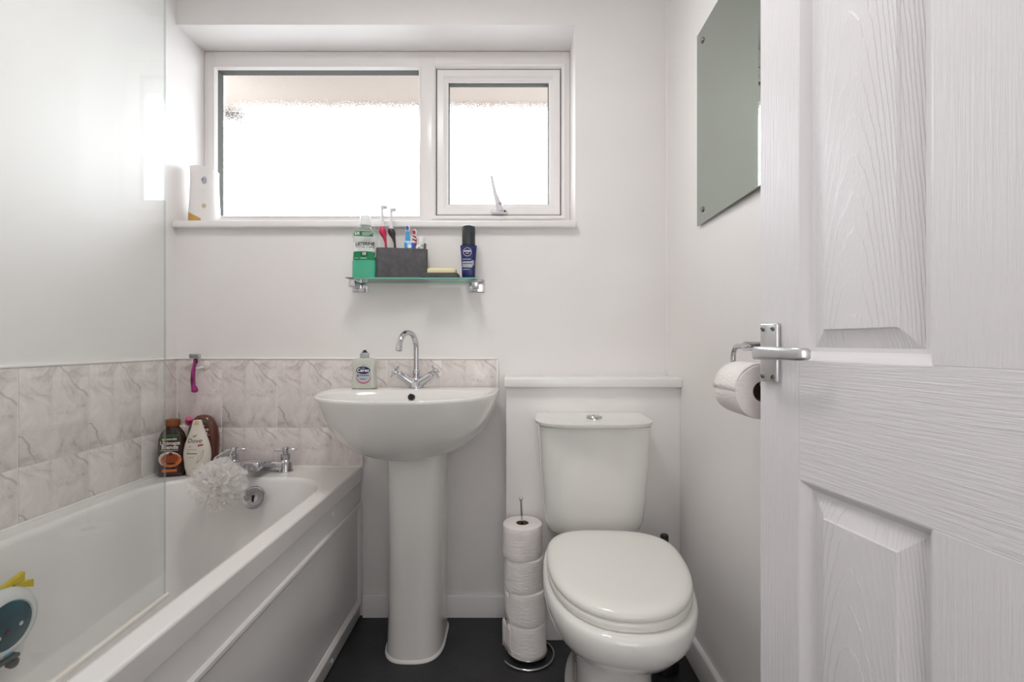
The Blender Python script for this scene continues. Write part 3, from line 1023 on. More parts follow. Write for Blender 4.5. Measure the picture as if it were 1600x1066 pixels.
# ------------------------------------------------------------------ toilet roll tower
LX = -0.022        # slight lean of the rod, per 0.5 m
stand = thing('toilet_roll_stand', 'chrome wire spare-roll stand beside the toilet', 'roll stand', (0.051, 1.566, 0))
ring_pts = [Vector((0.083 * math.cos(a), 0.083 * math.sin(a), 0.0042)) for a in [math.radians(-150 + 300 * i / 40) for i in range(41)]]
obj('base_ring', tube(ring_pts + [Vector((-0.070, 0.018, 0.0042)), Vector((-0.02, 0.004, 0.0042)), Vector((0, 0, 0.0045))], 0.0038, 12), M['chrome'], stand, 60)
obj('support_ring', tube([Vector((0.060 * math.cos(a), 0.060 * math.sin(a), 0.016)) for a in [2 * PI * i / 36 for i in range(36)]] + [Vector((0.06, 0, 0.016))], 0.0032, 10), M['chrome'], stand, 60)
obj('ring_strut', tube([(-0.060, 0, 0.016), (0.0, 0, 0.016), (0.060, 0, 0.016)], 0.003, 10), M['chrome'], stand, 60)
obj('rod', tube([(0, 0, 0.004), (LX * 0.5, 0, 0.25), (LX, 0, 0.497)], 0.0034, 12), M['chrome'], stand, 60)
obj('ball_finial', lathe([(0.001, -0.0065), (0.0045, -0.005), (0.0065, 0), (0.0045, 0.005), (0.001, 0.0065)], (LX, 0, 0.500), N=18), M['chrome'], stand, 80)


def roll_bm(R, r, h, N=56, wob=0.0012, seed=0):
    rnd = random.Random(seed)
    ph = [rnd.uniform(0, 6.28) for _ in range(4)]

    def circ(rad, z, w=0.0):
        return [Vector(((rad + w * (math.sin(2 * a + ph[0]) + 0.6 * math.sin(5 * a + ph[1] + z * 40))) * math.cos(a), (rad + w * (math.sin(2 * a + ph[0]) + 0.6 * math.sin(5 * a + ph[1] + z * 40))) * math.sin(a), z)) for a in [2 * PI * i / N for i in range(N)]]
    rg = [circ(r, 0.001)] + [circ(R - 0.004, 0.0), circ(R - 0.001, 0.001, wob), circ(R, 0.004, wob)]
    for i in range(1, 6):
        rg.append(circ(R + rnd.uniform(-0.0006, 0.0006), 0.004 + (h - 0.008) * i / 6, wob))
    rg += [circ(R, h - 0.004, wob), circ(R - 0.001, h - 0.001, wob), circ(R - 0.004, h), circ(r, h - 0.001)]
    return loft(rg, wrap=True)


ROLL = [('white toilet roll topmost in the stack on the wire stand', 0.0640, -0.001), ('white toilet roll second from the top of the spare stack', 0.0640, 0.001), ('white toilet roll third from the top of the spare stack, sheet end showing', 0.0655, 0.0015), ('white toilet roll at the bottom of the spare stack, with a torn sheet', 0.0650, -0.001)]
RH = 0.1015
for i, (lab, R, dx) in enumerate(ROLL):
    k = 3 - i
    z0 = 0.0195 + RH * k
    t = thing('toilet_roll', lab, 'toilet roll', (0.051 + LX * (z0 + 0.05) / 0.5 + dx, 1.566, z0), 0.4 * i, 'spare toilet rolls on the wire stand')
    obj('paper', roll_bm(R, 0.0205, RH - 0.0006, seed=i), M['paper'], t, 50)
    obj('cardboard_core', loft([[Vector((r_ * math.cos(2 * PI * j / 28), r_ * math.sin(2 * PI * j / 28), z)) for j in range(28)] for r_, z in ((0.0202, 0.001), (0.0202, RH - 0.0015), (0.0190, RH - 0.0015), (0.0190, 0.001))], wrap=True), M['card'], t, 50)
    if i in (2, 3):
        # loose end of the sheet standing off the roll
        ws = []
        a0 = math.radians(168 if i == 2 else 175) - 0.4 * i
        for q in range(9):
            a = a0 + 0.10 * q
            rr = R + 0.0018 + (0.012 if i == 3 else 0.0045) * max(0, (3 - q) / 3) ** 1.5
            zz = [0.004, 0.03, 0.055, 0.08, RH - 0.006]
            if i == 3:
                zz = [0.006 + 0.004 * (q % 2), 0.03, 0.055, 0.078, RH - 0.012 + 0.012 * math.sin(q * 1.3)]
            ws.append([Vector((rr * math.cos(a), rr * math.sin(a), z)) for z in zz])
        bm = bmesh.new()
        vs = [[bm.verts.new(p) for p in c] for c in ws]
        for a_, b_ in zip(vs, vs[1:]):
            for j in range(4):
                bm.faces.new((a_[j], b_[j], b_[j + 1], a_[j + 1]))
        so = obj('loose_sheet', bm, M['paper'], t, 60)
        md = so.modifiers.new('thickness', 'SOLIDIFY')
        md.thickness = 0.0008

# toilet brush behind the toilet
tb = thing('toilet_brush', 'black-handled toilet brush standing behind the toilet by the right wall', 'toilet brush', (0.470, 1.50, 0))
obj('holder', lathe([(0.040, 0.0008), (0.043, 0.004), (0.0435, 0.10), (0.040, 0.125), (0.036, 0.125), (0.036, 0.02), (0.001, 0.02)], N=32), M['black'], tb)
obj('handle', lathe([(0.005, 0.03), (0.005, 0.30), (0.0115, 0.31), (0.0125, 0.33), (0.0125, 0.408), (0.011, 0.412), (0.001, 0.4125)], N=24), M['black'], tb)

# ------------------------------------------------------------------ wall toilet roll holder and its roll (right wall, beside the door edge)
RX, RZ = 0.468, 0.913
hold = thing('toilet_roll_holder', 'chrome curved-arm toilet roll holder on the right wall', 'roll holder', (XR, 0.955, RZ + 0.084))
obj('wall_plate', lathe([(0.024, 0.0), (0.024, 0.006), (0.021, 0.009), (0.001, 0.0095)], (0, 0, 0), (-1, 0, 0), 28), M['chrome'], hold)
obj('post', lathe([(0.0092, 0.006), (0.0092, 0.116), (0.008, 0.118), (0.001, 0.1182)], (0, 0, 0), (-1, 0, 0), 24), M['chrome'], hold)
dx = RX - XR
pts = [Vector((dx, 0.006, 0)), Vector((dx, 0.045, 0))] + arc((dx, 0.052, -0.022), (0, 0, 1), (0, 1, 0), 0.022, 0, PI / 2, 8)[1:] + arc((dx, 0.052, -0.0485), (0, 1, 0), (0, 0, -1), 0.022, 0, PI / 2, 8) + [Vector((dx, 0.0, -0.0705)), Vector((dx, -0.045, -0.0705))]
obj('arm', tube(pts, 0.0055, 14), M['chrome'], hold, 60)
wr = thing('toilet_roll', 'white toilet roll hanging on the wall holder beside the door edge', 'toilet roll', (RX, 0.905, RZ))
bm = roll_bm(0.0525, 0.0195, 0.100, seed=11, wob=0.0007)
bmesh.ops.rotate(bm, cent=(0, 0, 0), matrix=Matrix.Rotation(-PI / 2, 3, 'X'), verts=bm.verts)
obj('paper', bm, M['paper'], wr, 50)
bm = loft([[Vector((r_ * math.cos(2 * PI * j / 28), y, r_ * math.sin(2 * PI * j / 28))) for j in range(28)] for r_, y in ((0.0193, 0.001), (0.0193, 0.099), (0.0181, 0.099), (0.0181, 0.001))], wrap=True)
obj('cardboard_core', bm, M['card'], wr, 50)
bm = bmesh.new()
vs = []
for q in range(10):
    a = math.radians(178 - 11 * q)
    rr = 0.0533 + (0.0014 if q == 0 else 0.0)
    vs.append([bm.verts.new((rr * math.cos(a), 0.0015 + 0.0245 * j + (0.003 * math.sin(j * 2.1) if q == 0 else 0), rr * math.sin(a))) for j in range(5)])
for a_, b_ in zip(vs, vs[1:]):
    for j in range(4):
        bm.faces.new((a_[j], b_[j], b_[j + 1], a_[j + 1]))
so = obj('loose_sheet', bm, M['paper'], wr, 60)
md = so.modifiers.new('thickness', 'SOLIDIFY')
md.thickness = 0.0008

# ------------------------------------------------------------------ mirror on the right wall
mir = thing('wall_mirror', 'frameless rectangular mirror screwed to the right wall', 'mirror', (XR, 1.478, 1.357), -0.016)
obj('mirror_glass', box(-0.010, -0.006, -0.45, 0.0, 0.0, 0.578, 0.0007, 1), M['mirror'], mir, 30)
obj('backing_edge', box(-0.006, -0.0052, -0.449, -0.001, 0.001, 0.577), M['dark'], mir, None)
for y in (-0.045, -0.405):
    for z in (0.040, 0.538):
        obj('mirror_screw', lathe([(0.006, 0.0), (0.006, 0.006), (0.0085, 0.0062), (0.0085, 0.0125), (0.007, 0.014), (0.001, 0.0142)], (0, y, z), (-1, 0, 0), 22), M['steel'], mir)

# ------------------------------------------------------------------ glass shelf and what stands on it
SZ = 1.228
shelf = thing('glass_shelf', 'green-edged glass shelf on two chrome brackets under the window', 'shelf', (-0.335, YB, SZ))
obj('shelf_glass', box(-0.209, 0.209, -0.1185, -0.006, -0.006, 0.0), M['shelf_glass'], shelf, None)
obj('front_edge', box(-0.209, 0.209, -0.120, -0.1187, -0.006, 0.0), M['glass_edge'], shelf, None)
obj('back_edge', box(-0.209, 0.209, -0.0058, -0.0045, -0.006, 0.0), M['glass_edge'], shelf, None)
for sx in (-0.2235, 0.206):
    br = obj('bracket', box(sx - 0.0275, sx + 0.0275, -0.0042, 0.0, -0.0395, 0.008, 0.0015), M['chrome'], shelf)
    obj('clamp_arm', box(sx - 0.0105, sx + 0.0105, -0.098, -0.006, -0.029, -0.0066, 0.0015), M['chrome'], br)
    if sx < 0:
        obj('clamp_top', box(sx - 0.020, sx + 0.016, -0.105, -0.060, 0.0, 0.003, 0.001), M['steel'], br)
IZ = SZ + 0.0008

# mouthwash
M['clear_plastic'] = thin_glass('clear_plastic', (0.95, 0.97, 0.96), 0.05, 0.05)
M['mouthwash'] = mat('green_mouthwash', '#00bb92', 0.15, trans=0.15)
M['green_print'] = mat('dark_green_print', '#137a4c', 0.35)
M['label_white'] = mat('white_label', '#dfe4e0', 0.35)
M['black_print'] = mat('black_print', '#1d2023', 0.4)
M['white_cap'] = mat('white_frosted_cap', '#e6e9ea', 0.3)
mw = thing('mouthwash_bottle', 'clear mouthwash bottle with green liquid and white cap on the shelf', 'bottle', (-0.5185, 1.722, IZ))
B = Body([(0, 0.040, 0.024, 5), (0.003, 0.0430, 0.027, 5), (0.060, 0.0430, 0.027, 5), (0.063, 0.0410, 0.0255, 5), (0.080, 0.0405, 0.025, 5), (0.082, 0.0395, 0.0245, 5), (0.140, 0.0395, 0.0245, 5), (0.146, 0.0425, 0.026, 5), (0.166, 0.0425, 0.026, 4.5), (0.176, 0.036, 0.024, 3.5), (0.181, 0.022, 0.0185, 2.2), (0.185, 0.0175, 0.0175, 2), (0.196, 0.0165, 0.0165, 2)])
B.build('bottle', M['clear_plastic'], mw)
B.build('mouthwash', M['mouthwash'], mw, 0.003, 0.0755, -0.0012)
obj('cap', lathe([(0.0188, 0.1885), (0.0195, 0.191), (0.0185, 0.218), (0.017, 0.2225), (0.012, 0.224), (0.001, 0.2242)], N=30), M['white_cap'], mw)
ch = 0.004
B.patch('label', [(-0.033, 0.148), (-0.034, 0.155), (-0.030, 0.1655), (0.029, 0.162), (0.034, 0.157), (0.034, 0.145), (0.0, 0.146)], M['green_print'], mw, 0.0006)
B.patch('label', [(-0.036, 0.126), (0.0385, 0.124), (0.0385, 0.090), (0.0, 0.086), (-0.036, 0.093)], M['label_white'], mw, 0.0006)
B.patch('label', [(-0.036, 0.0925), (-0.02, 0.094), (0.0, 0.0945), (0.0385, 0.0925), (0.0385, 0.066), (-0.036, 0.0645)], M['green_print'], mw, 0.0009)
B.text('lettering', '5X', -0.0215, 0.156, 0.0155, M['white_print'], mw, 0.0013, 0, 0.0005)
for k, (zz, w_) in enumerate(((0.1585, 0.036), (0.1545, 0.034), (0.1505, 0.026))):
    B.patch('label_line', rect(-0.004, -0.004 + w_, zz - 0.0007, zz + 0.0007), M['label_white'], mw, 0.0011, 2)
B.text('lettering', 'LISTERINE', 0.005, 0.1195, 0.0148, M['black_print'], mw, 0.0013, 0, 0.0005)
B.text('lettering', 'TOTAL CARE', 0.005, 0.1085, 0.0112, M['black_print'], mw, 0.0013)
B.text('lettering', 'TEETH & GUMS', 0.003, 0.0995, 0.0065, M['grey_print'], mw, 0.0013)
B.patch('label', ell(0.003, 0.083, 0.014, 0.010), mat('deep_green_print', '#0b5a38', 0.35), mw, 0.0012)
B.text('lettering', '10', 0.002, 0.0855, 0.0140, M['white_print'], mw, 0.0016, 0, 0.0004)
B.patch('label_line', rect(-0.032, -0.016, 0.0695, 0.0705), M['label_white'], mw, 0.0013, 2)
B.patch('label_line', rect(-0.010, 0.012, 0.069, 0.0708), M['label_white'], mw, 0.0013, 2)

# stone-effect toothbrush caddy
caddy = thing('toothbrush_caddy', 'charcoal stone-effect toothbrush caddy standing in the middle of the glass shelf', 'holder', (-0.3905, 1.733, IZ), math.radians(10))
W2, D2, H2 = 0.089, 0.0285, 0.107
rings = [rrect(-W2 + 0.002, W2 - 0.002, -D2 + 0.002, D2 - 0.002, 0.012, 0), rrect(-W2, W2, -D2, D2, 0.014, 0.002), rrect(-W2, W2, -D2, D2, 0.014, H2 - 0.002), rrect(-W2 + 0.0015, W2 - 0.0015, -D2 + 0.0015, D2 - 0.0015, 0.0125, H2),
         rrect(-W2 + 0.006, W2 - 0.006, -D2 + 0.006, D2 - 0.006, 0.009, H2), rrect(-W2 + 0.007, W2 - 0.007, -D2 + 0.007, D2 - 0.007, 0.008, H2 - 0.002), rrect(-W2 + 0.007, W2 - 0.007, -D2 + 0.007, D2 - 0.007, 0.008, 0.008)]
obj('caddy_body', loft(rings), M['stone'], caddy, 40)

M['brush_white'] = mat('white_brush_plastic', '#d9dadd', 0.3)
M['pink'] = mat('raspberry_plastic', '#c2274f', 0.3)
M['dark_grip'] = mat('dark_grip_plastic', '#3d3236', 0.35)
M['bristle'] = mat('lilac_grey_bristles', '#c5c3d6', 0.7)
IC = IZ + 0.0085


def electric_brush(label, x, y, grip, dz):
    t = thing('electric_toothbrush', label, 'toothbrush', (x, y, IC), 0, 'electric toothbrushes in the caddy')
    z1 = 0.176 + dz
    path = [(0.008, 0, 0.0), (0.010, 0, 0.04), (0.012, 0, 0.08), (0.0125, 0, 0.105), (0.0115, 0, 0.120), (0.008, 0, 0.137), (0.003, 0, 0.152), (-0.001, 0, 0.163), (-0.001, 0, 0.170), (-0.001, 0, z1)]
    rad = [0.0105, 0.0105, 0.0085, 0.0042, 0.0040, 0.0062, 0.0115, 0.0130, 0.0100, 0.0070]
    obj('grip', tube(path, rad, 18), grip, t, 60)
    obj('shaft', lathe([(0.0075, z1 - 0.001), (0.0078, z1 + 0.004), (0.0062, z1 + 0.010), (0.0052, z1 + 0.020), (0.0044, z1 + 0.055), (0.0046, z1 + 0.070), (0.0040, z1 + 0.074), (0.001, z1 + 0.0745)], (-0.001, 0, 0), N=16), M['brush_white'], t, 50)
    obj('brush_head', box(-0.006, 0.005, -0.005, 0.005, z1 + 0.062, z1 + 0.074, 0.002), M['brush_white'], t)
    obj('bristles', box(0.0051, 0.0155, -0.0045, 0.0045, z1 + 0.0625, z1 + 0.0735, 0.0015), M['bristle'], t)
    return t


electric_brush('electric toothbrush with a raspberry pink grip in the charcoal caddy', -0.4585, 1.722, M['pink'], 0.002)
electric_brush('electric toothbrush with a dark brown grip in the charcoal caddy', -0.4280, 1.7275, M['dark_grip'], -0.006)

M['blue_plastic'] = mat('sky_blue_plastic', '#4d9fd8', 0.3)
M['deep_blue'] = mat('deep_blue_plastic', '#2a63b8', 0.3)
M['red_plastic'] = mat('red_plastic', '#b72a33', 0.3)
M['tube_blue'] = mat('blue_tube_print', '#3b8fd0', 0.3)


def manual_brush(label, x, y, m_handle, m_head, m_band, z1, w):
    t = thing('toothbrush', label, 'toothbrush', (x, y, IC), 0, 'manual toothbrushes in the caddy')
    rows = [(0, 0.005), (0.05, 0.0058), (0.10, 0.0055), (0.125, w), (0.138, w * 1.05), (z1 - 0.022, w * 0.8), (z1 - 0.016, 0.0045)]
    obj('handle', loft([sring(0, 0, z, a, 0.0045, 2.4, 20) for z, a in rows]), m_handle, t, 50)
    obj('brush_head', loft([sring(0, -0.001, z, a, 0.004, 2.2, 20) for z, a in ((z1 - 0.018, 0.0045), (z1 - 0.014, 0.008), (z1 - 0.006, 0.0088), (z1 + 0.002, 0.007), (z1 + 0.005, 0.003))]), M['brush_white'], t, 50)
    obj('bristles', loft([sring(0, -0.008, z, a, 0.0045, 2.2, 18) for z, a in ((z1 - 0.012, 0.0035), (z1 - 0.006, 0.0055), (z1 - 0.001, 0.004))]), m_head, t, 50)
    if m_band:
        for k in range(3):
            zc = 0.128 + 0.012 * k
            bm = bmesh.new()
            add_box(bm, -w * 0.9, w * 0.9, -0.0055, -0.0042, zc - 0.0022, zc + 0.0022, 0.0008)
            bmesh.ops.rotate(bm, cent=(0, 0, zc), matrix=Matrix.Rotation(0.5, 3, 'Y'), verts=bm.verts)
            obj('grip_stripe', bm, m_band, t)
    return t


manual_brush('toothbrush with a sky blue handle in the charcoal caddy', -0.3725, 1.7385, M['blue_plastic'], M['deep_blue'], None, 0.181, 0.0085)
manual_brush('toothbrush with a red handle and white stripes in the charcoal caddy', -0.3500, 1.7465, M['red_plastic'], M['red_plastic'], M['white_print'], 0.168, 0.0075)
# small toothpaste tube, crimped end up
tp = thing('toothpaste_tube', 'small blue toothpaste tube with a round pale mark in the charcoal caddy', 'toothpaste', (-0.3640, 1.7265, IC), math.radians(10), 'toothpaste tubes in the caddy')
B = Body([(0, 0.010, 0.010, 2), (0.018, 0.010, 0.010, 2), (0.020, 0.0165, 0.0115, 2.2), (0.09, 0.0175, 0.007, 2.4), (0.120, 0.018, 0.0030, 3), (0.1235, 0.018, 0.0012, 4)])
B.build('tube', M['tube_blue'], tp)
obj('crimp', box(-0.0182, 0.0182, -0.0014, 0.0014, 0.1225, 0.1268, 0.0006), M['label_white'], tp)
B.patch('label', rect(0.008, 0.0172, 0.088, 0.120), M['deep_blue'], tp, 0.0004, 2)
B.patch('label', ell(0.0, 0.108, 0.0075, 0.0072), M['label_white'], tp, 0.0008, 3)
tp2 = thing('toothpaste_tube', 'white striped toothpaste tube with a tilted white cap in the charcoal caddy', 'toothpaste', (-0.3315, 1.7365, IC), 0, 'toothpaste tubes in the caddy')
bm = loft([sring(0, 0, z, a, b_, 2.2, 28) for z, a, b_ in ((0, 0.017, 0.001), (0.03, 0.0165, 0.005), (0.09, 0.0135, 0.010), (0.108, 0.0125, 0.0115), (0.114, 0.009, 0.009))])
obj('tube', bm, M['label_white'], tp2, 50)
for dx_, m_ in ((-0.003, M['red_plastic']), (0.0015, M['deep_blue'])):
    obj('stripe', tube([(dx_ - 0.002, -0.0098, 0.075), (dx_, -0.0112, 0.092), (dx_ + 0.0035, -0.0118, 0.107)], 0.0010, 8), m_, tp2, 60)
obj('cap', lathe([(0.0085, 0.112), (0.0105, 0.114), (0.0120, 0.140), (0.0112, 0.1425), (0.001, 0.143)], (0, 0, 0), (0.06, 0, 1), 24), M['white_cap'], tp2)
M['olive'] = mat('olive_bristle', '#6d7550', 0.6)
ib = thing('toothbrush', 'olive green brush tip peeping over the right end of the caddy', 'toothbrush', (-0.3165, 1.7470, IC), 0, 'manual toothbrushes in the caddy')
obj('handle', tube([(0, 0, 0), (0.0015, 0, 0.06), (0.003, 0, 0.103)], 0.0022, 10), M['label_white'], ib)
obj('bristles', lathe([(0.0025, 0.1005), (0.0048, 0.106), (0.0040, 0.112), (0.0052, 0.118), (0.002, 0.1235)], (0.0, 0, 0), (0.035, 0, 1), 12), M['olive'], ib)

# soap dish and soap
M['soap'] = mat('cream_soap', '#ded6ad', 0.4)
dish = thing('soap_dish', 'dark stone-effect soap dish beside the caddy on the shelf', 'soap dish', (-0.2505, 1.722, IZ))
rings = [rrect(-0.060, 0.060, -0.038, 0.038, 0.014, 0), rrect(-0.0645, 0.0645, -0.042, 0.042, 0.015, 0.003), rrect(-0.0635, 0.0635, -0.041, 0.041, 0.015, 0.015), rrect(-0.060, 0.060, -0.038, 0.038, 0.014, 0.0175), rrect(-0.056, 0.056, -0.034, 0.034, 0.012, 0.0165), rrect(-0.053, 0.053, -0.031, 0.031, 0.012, 0.011)]
obj('dish', loft(rings), M['stone'], dish, 40)
sb = obj('soap_bar', loft([rrect(-0.049, 0.049, -0.027, 0.027, 0.012, 0.0), rrect(-0.051, 0.051, -0.029, 0.029, 0.013, 0.004), rrect(-0.051, 0.051, -0.029, 0.029, 0.013, 0.021), rrect(-0.048, 0.048, -0.026, 0.026, 0.012, 0.0245)]), M['soap'], None, 50)
sb.location = (-0.247, 1.722, IZ + 0.0113)
tag(sb, 'cream bar of soap lying in the dark soap dish', 'soap')

# blue pump bottle of face cream
M['navy_bottle'] = mat('navy_bottle', '#1c2560', 0.28)
M['smoke_cap'] = mat('smoky_cap', '#3c4146', 0.18, trans=0.3)
M['silver_print'] = mat('silver_print', '#a7abb3', 0.35, 0.3)
nv = thing('face_cream_bottle', 'navy face cream bottle with a smoky overcap at the right end of the shelf', 'bottle', (-0.1535, 1.722, IZ))
B = Body([(0, 0.0215, 0.0165, 3.5), (0.002, 0.0230, 0.018, 3.5), (0.03, 0.0238, 0.0185, 3.4), (0.08, 0.0262, 0.0185, 3.2), (0.116, 0.0298, 0.0185, 3.0), (0.1175, 0.0290, 0.018, 3.0)])
B.build('bottle', M['navy_bottle'], nv)
obj('neck', lathe([(0.0175, 0.1165), (0.0175, 0.122), (0.0165, 0.1225)], N=24), M['silver_print'], nv)
obj('pump', lathe([(0.007, 0.121), (0.007, 0.134), (0.012, 0.136), (0.012, 0.155), (0.010, 0.157)], N=20), M['black'], nv)
obj('overcap', lathe([(0.0228, 0.1185), (0.0235, 0.120), (0.0235, 0.180), (0.0225, 0.185), (0.019, 0.1875), (0.001, 0.188)], N=32), M['smoke_cap'], nv)
B.patch('label', ell(-0.003, 0.093, 0.0150, 0.0150), M['white_print'], nv, 0.0004, 3)
B.patch('label', ell(-0.003, 0.093, 0.0138, 0.0138), M['navy'], nv, 0.0007, 3)
B.text('lettering', 'NIVEA', -0.003, 0.0955, 0.0085, M['white_print'], nv, 0.0011, 0, 0.0003)
B.text('lettering', 'MEN', -0.003, 0.0875, 0.0060, M['white_print'], nv, 0.0011)
B.patch('label', [(-0.0235, 0.060), (0.010, 0.060), (0.014, 0.0635), (0.0245, 0.0635), (0.0235, 0.0465), (0.017, 0.0445), (0.013, 0.0385), (-0.0215, 0.0385)], M['silver_print'], nv, 0.0004)
B.patch('label_line', rect(-0.020, 0.009, 0.0660, 0.0688), M['silver_print'], nv, 0.0006, 2)
B.patch('label_line', rect(-0.019, 0.014, 0.0510, 0.0535), M['black_print'], nv, 0.0009, 2)
B.patch('label_line', rect(-0.019, 0.006, 0.0455, 0.0470), M['grey_print'], nv, 0.0009, 2)
B.patch('label_line', rect(-0.018, 0.005, 0.0305, 0.0330), M['silver_print'], nv, 0.0006, 2)

# ------------------------------------------------------------------ air freshener on the sill
M['amber'] = mat('amber_refill', '#c39a52', 0.3)
af = thing('air_freshener', 'white waisted air freshener on the left end of the window sill', 'air freshener', (-1.1655, 1.845, WZ0 + 0.0006), math.radians(8))
B = Body([(0.0, 0.050, 0.038, 3), (0.003, 0.052, 0.040, 3), (0.03, 0.0515, 0.040, 3), (0.09, 0.0475, 0.037, 3), (0.15, 0.0455, 0.035, 3), (0.19, 0.0455, 0.035, 3), (0.212, 0.0465, 0.036, 3)])
rings = [sring(0, 0, z, w, d, n, 44) for z, w, d, n in B.rows]
for r_, amt in ((rings[-1], 0.012),):
    for v in r_:
        v.z -= amt * max(0, v.x / 0.0465) ** 2 - 0.003
top = [Vector((v.x * 0.93, v.y * 0.93, v.z + 0.0015)) for v in rings[-1]]
obj('housing', loft(rings + [top]), M['upvc'], af, 50)
B.patch('nozzle_opening', ell(0.014, 0.160, 0.0085, 0.0140), M['grey_print'], af, 0.0012, 3)
obj('nozzle', box(0.0065, 0.0110, -0.0395, -0.0352, 0.160, 0.167, 0.001), M['steel'], af)
B.patch('sensor_dot', ell(0.0145, 0.064, 0.0078, 0.0092), mat('beige_sensor', '#c5b49f', 0.3), af, 0.0010, 3)
B.patch('refill_window', [(-0.0515, 0.001), (-0.0515, 0.042), (-0.046, 0.043), (-0.022, 0.030), (0.004, 0.017), (0.006, 0.001)], M['amber'], af, 0.0010, 4)

# ------------------------------------------------------------------ razor on its wall hook
M['hook'] = mat('white_hook_plastic', '#e2dfda', 0.25)
M['razor_pink'] = mat('magenta_plastic', '#9c2f77', 0.25)
M['razor_dark'] = mat('dark_magenta_rubber', '#5c1238', 0.45)
YT = YB - 0.0085
hook = thing('razor_hook', 'white plastic suction hook on the tiles above the bath', 'hook', (-1.128, YT, 0.920))
obj('hook_plate', loft([[Vector((0.006 + 0.016 * s_ * math.cos(2 * PI * i / 24), -d, 0.001 + 0.0165 * s_ * math.sin(2 * PI * i / 24))) for i in range(24)] for s_, d in ((1.0, 0.0005), (0.95, 0.004), (0.55, 0.007), (0.05, 0.008))]), M['hook'], hook, 50)
obj('hook_arm', tube([(-0.001, -0.005, -0.004), (-0.010, -0.014, -0.010), (-0.018, -0.019, -0.010), (-0.028, -0.021, -0.005)], [0.0055, 0.005, 0.0045, 0.004], 12), M['hook'], hook, 60)
raz = thing('razor', 'magenta razor hanging from the white hook on the tiles', 'razor', (-1.146, YT - 0.026, 0.928))
obj('handle', tube([(0.004, 0, 0.014), (0.003, -0.001, 0.004), (0.000, -0.002, -0.012), (-0.003, -0.003, -0.030), (-0.004, -0.003, -0.055), (-0.003, -0.002, -0.078), (0.000, 0, -0.090), (0.001, 0, -0.099), (0.001, 0, -0.104)], [0.005, 0.006, 0.0055, 0.0068, 0.0075, 0.0075, 0.0100, 0.0115, 0.0060], 16), M['razor_pink'], raz, 60)
obj('grip_pad', tube([(-0.003, -0.0072, -0.036), (-0.004, -0.0078, -0.055), (-0.003, -0.0068, -0.076)], [0.002, 0.005, 0.003], 12), M['razor_dark'], raz, 60)
obj('neck', box(-0.002, 0.010, -0.005, 0.005, 0.000, 0.018, 0.002), M['razor_dark'], raz)
hb = obj('razor_head', box(-0.0175, 0.0215, -0.006, 0.006, 0.0185, 0.0365, 0.004, 3), mat('clear_grey_plastic', '#b6b8ba', 0.2), raz)
for k in range(3):
    obj('blade', box(-0.014, 0.018, -0.0072, -0.0059, 0.0225 + 0.004 * k, 0.024 + 0.004 * k), M['steel'], hb, None)

# ------------------------------------------------------------------ bottles on the bath corner
M['amber_bottle'] = mat('amber_brown_bottle', '#2c1208', 0.14, coat=0.25)
M['amber_cap'] = mat('amber_cap', '#8a4a12', 0.2, trans=0.3)
M['orange_print'] = mat('orange_print', '#c4662a', 0.4)
M['lime_print'] = mat('lime_print', '#a9bf4c', 0.4)
M['cream_print'] = mat('cream_print', '#d9d3cb', 0.4)
sh = thing('shampoo_bottle', 'dark amber shampoo bottle with a translucent cap in the bath corner', 'bottle', (-1.1640, 1.668, RIM + 0.0008), math.radians(14))
B = Body([(0, 0.038, 0.020, 3.5), (0.003, 0.0415, 0.024, 3.4), (0.03, 0.0425, 0.025, 3), (0.09, 0.0425, 0.025, 3), (0.125, 0.0405, 0.024, 2.8), (0.145, 0.034, 0.022, 2.5), (0.158, 0.025, 0.020, 2.2), (0.164, 0.0205, 0.019, 2), (0.170, 0.0195, 0.019, 2)])
B.build('bottle', M['amber_bottle'], sh)
obj('cap', lathe([(0.0205, 0.1695), (0.0225, 0.171), (0.0225, 0.188), (0.0215, 0.191), (0.018, 0.1925), (0.001, 0.193)], N=30), M['amber_cap'], sh)
B.patch('label', rect(-0.022, 0.024, 0.1345, 0.1425), mat('bottle_green_print', '#1f5b35', 0.35), sh, 0.0005, 3)
B.text('lettering', 'GARNIER', 0.004, 0.1265, 0.0088, M['cream_print'], sh, 0.0009, 0, 0.0002)
B.patch('label', ell(-0.018, 0.126, 0.0048, 0.0045), M['lime_print'], sh, 0.0006, 2)
B.text('lettering', 'Ultimate', 0.001, 0.1135, 0.0170, M['cream_print'], sh, 0.0009, 0, 0.0004)
B.text('lettering', 'Blends', 0.001, 0.1000, 0.0190, M['cream_print'], sh, 0.0009, 0, 0.0005)
B.patch('label_line', rect(-0.028, 0.026, 0.0885, 0.0900), M['cream_print'], sh, 0.0006, 2)
B.patch('label', ell(-0.0005, 0.060, 0.034, 0.0255), mat('cream_swirl_print', '#cfc9c2', 0.4), sh, 0.0005, 4)
B.patch('label', ell(0.004, 0.056, 0.031, 0.0235), M['orange_print'], sh, 0.0008, 4)
B.patch('label', ell(0.003, 0.061, 0.024, 0.0165), mat('rust_print', '#8b3f17', 0.4), sh, 0.0011, 4)
B.patch('label', ell(0.004, 0.077, 0.0062, 0.0062), mat('deep_rust_print', '#57200b', 0.4), sh, 0.0014, 2)
B.patch('label', ell(0.005, 0.0445, 0.014, 0.0035), M['black_print'], sh, 0.0014, 2)
B.patch('label', rect(-0.022, 0.022, 0.0165, 0.0255), M['orange_print'], sh, 0.0006, 3)

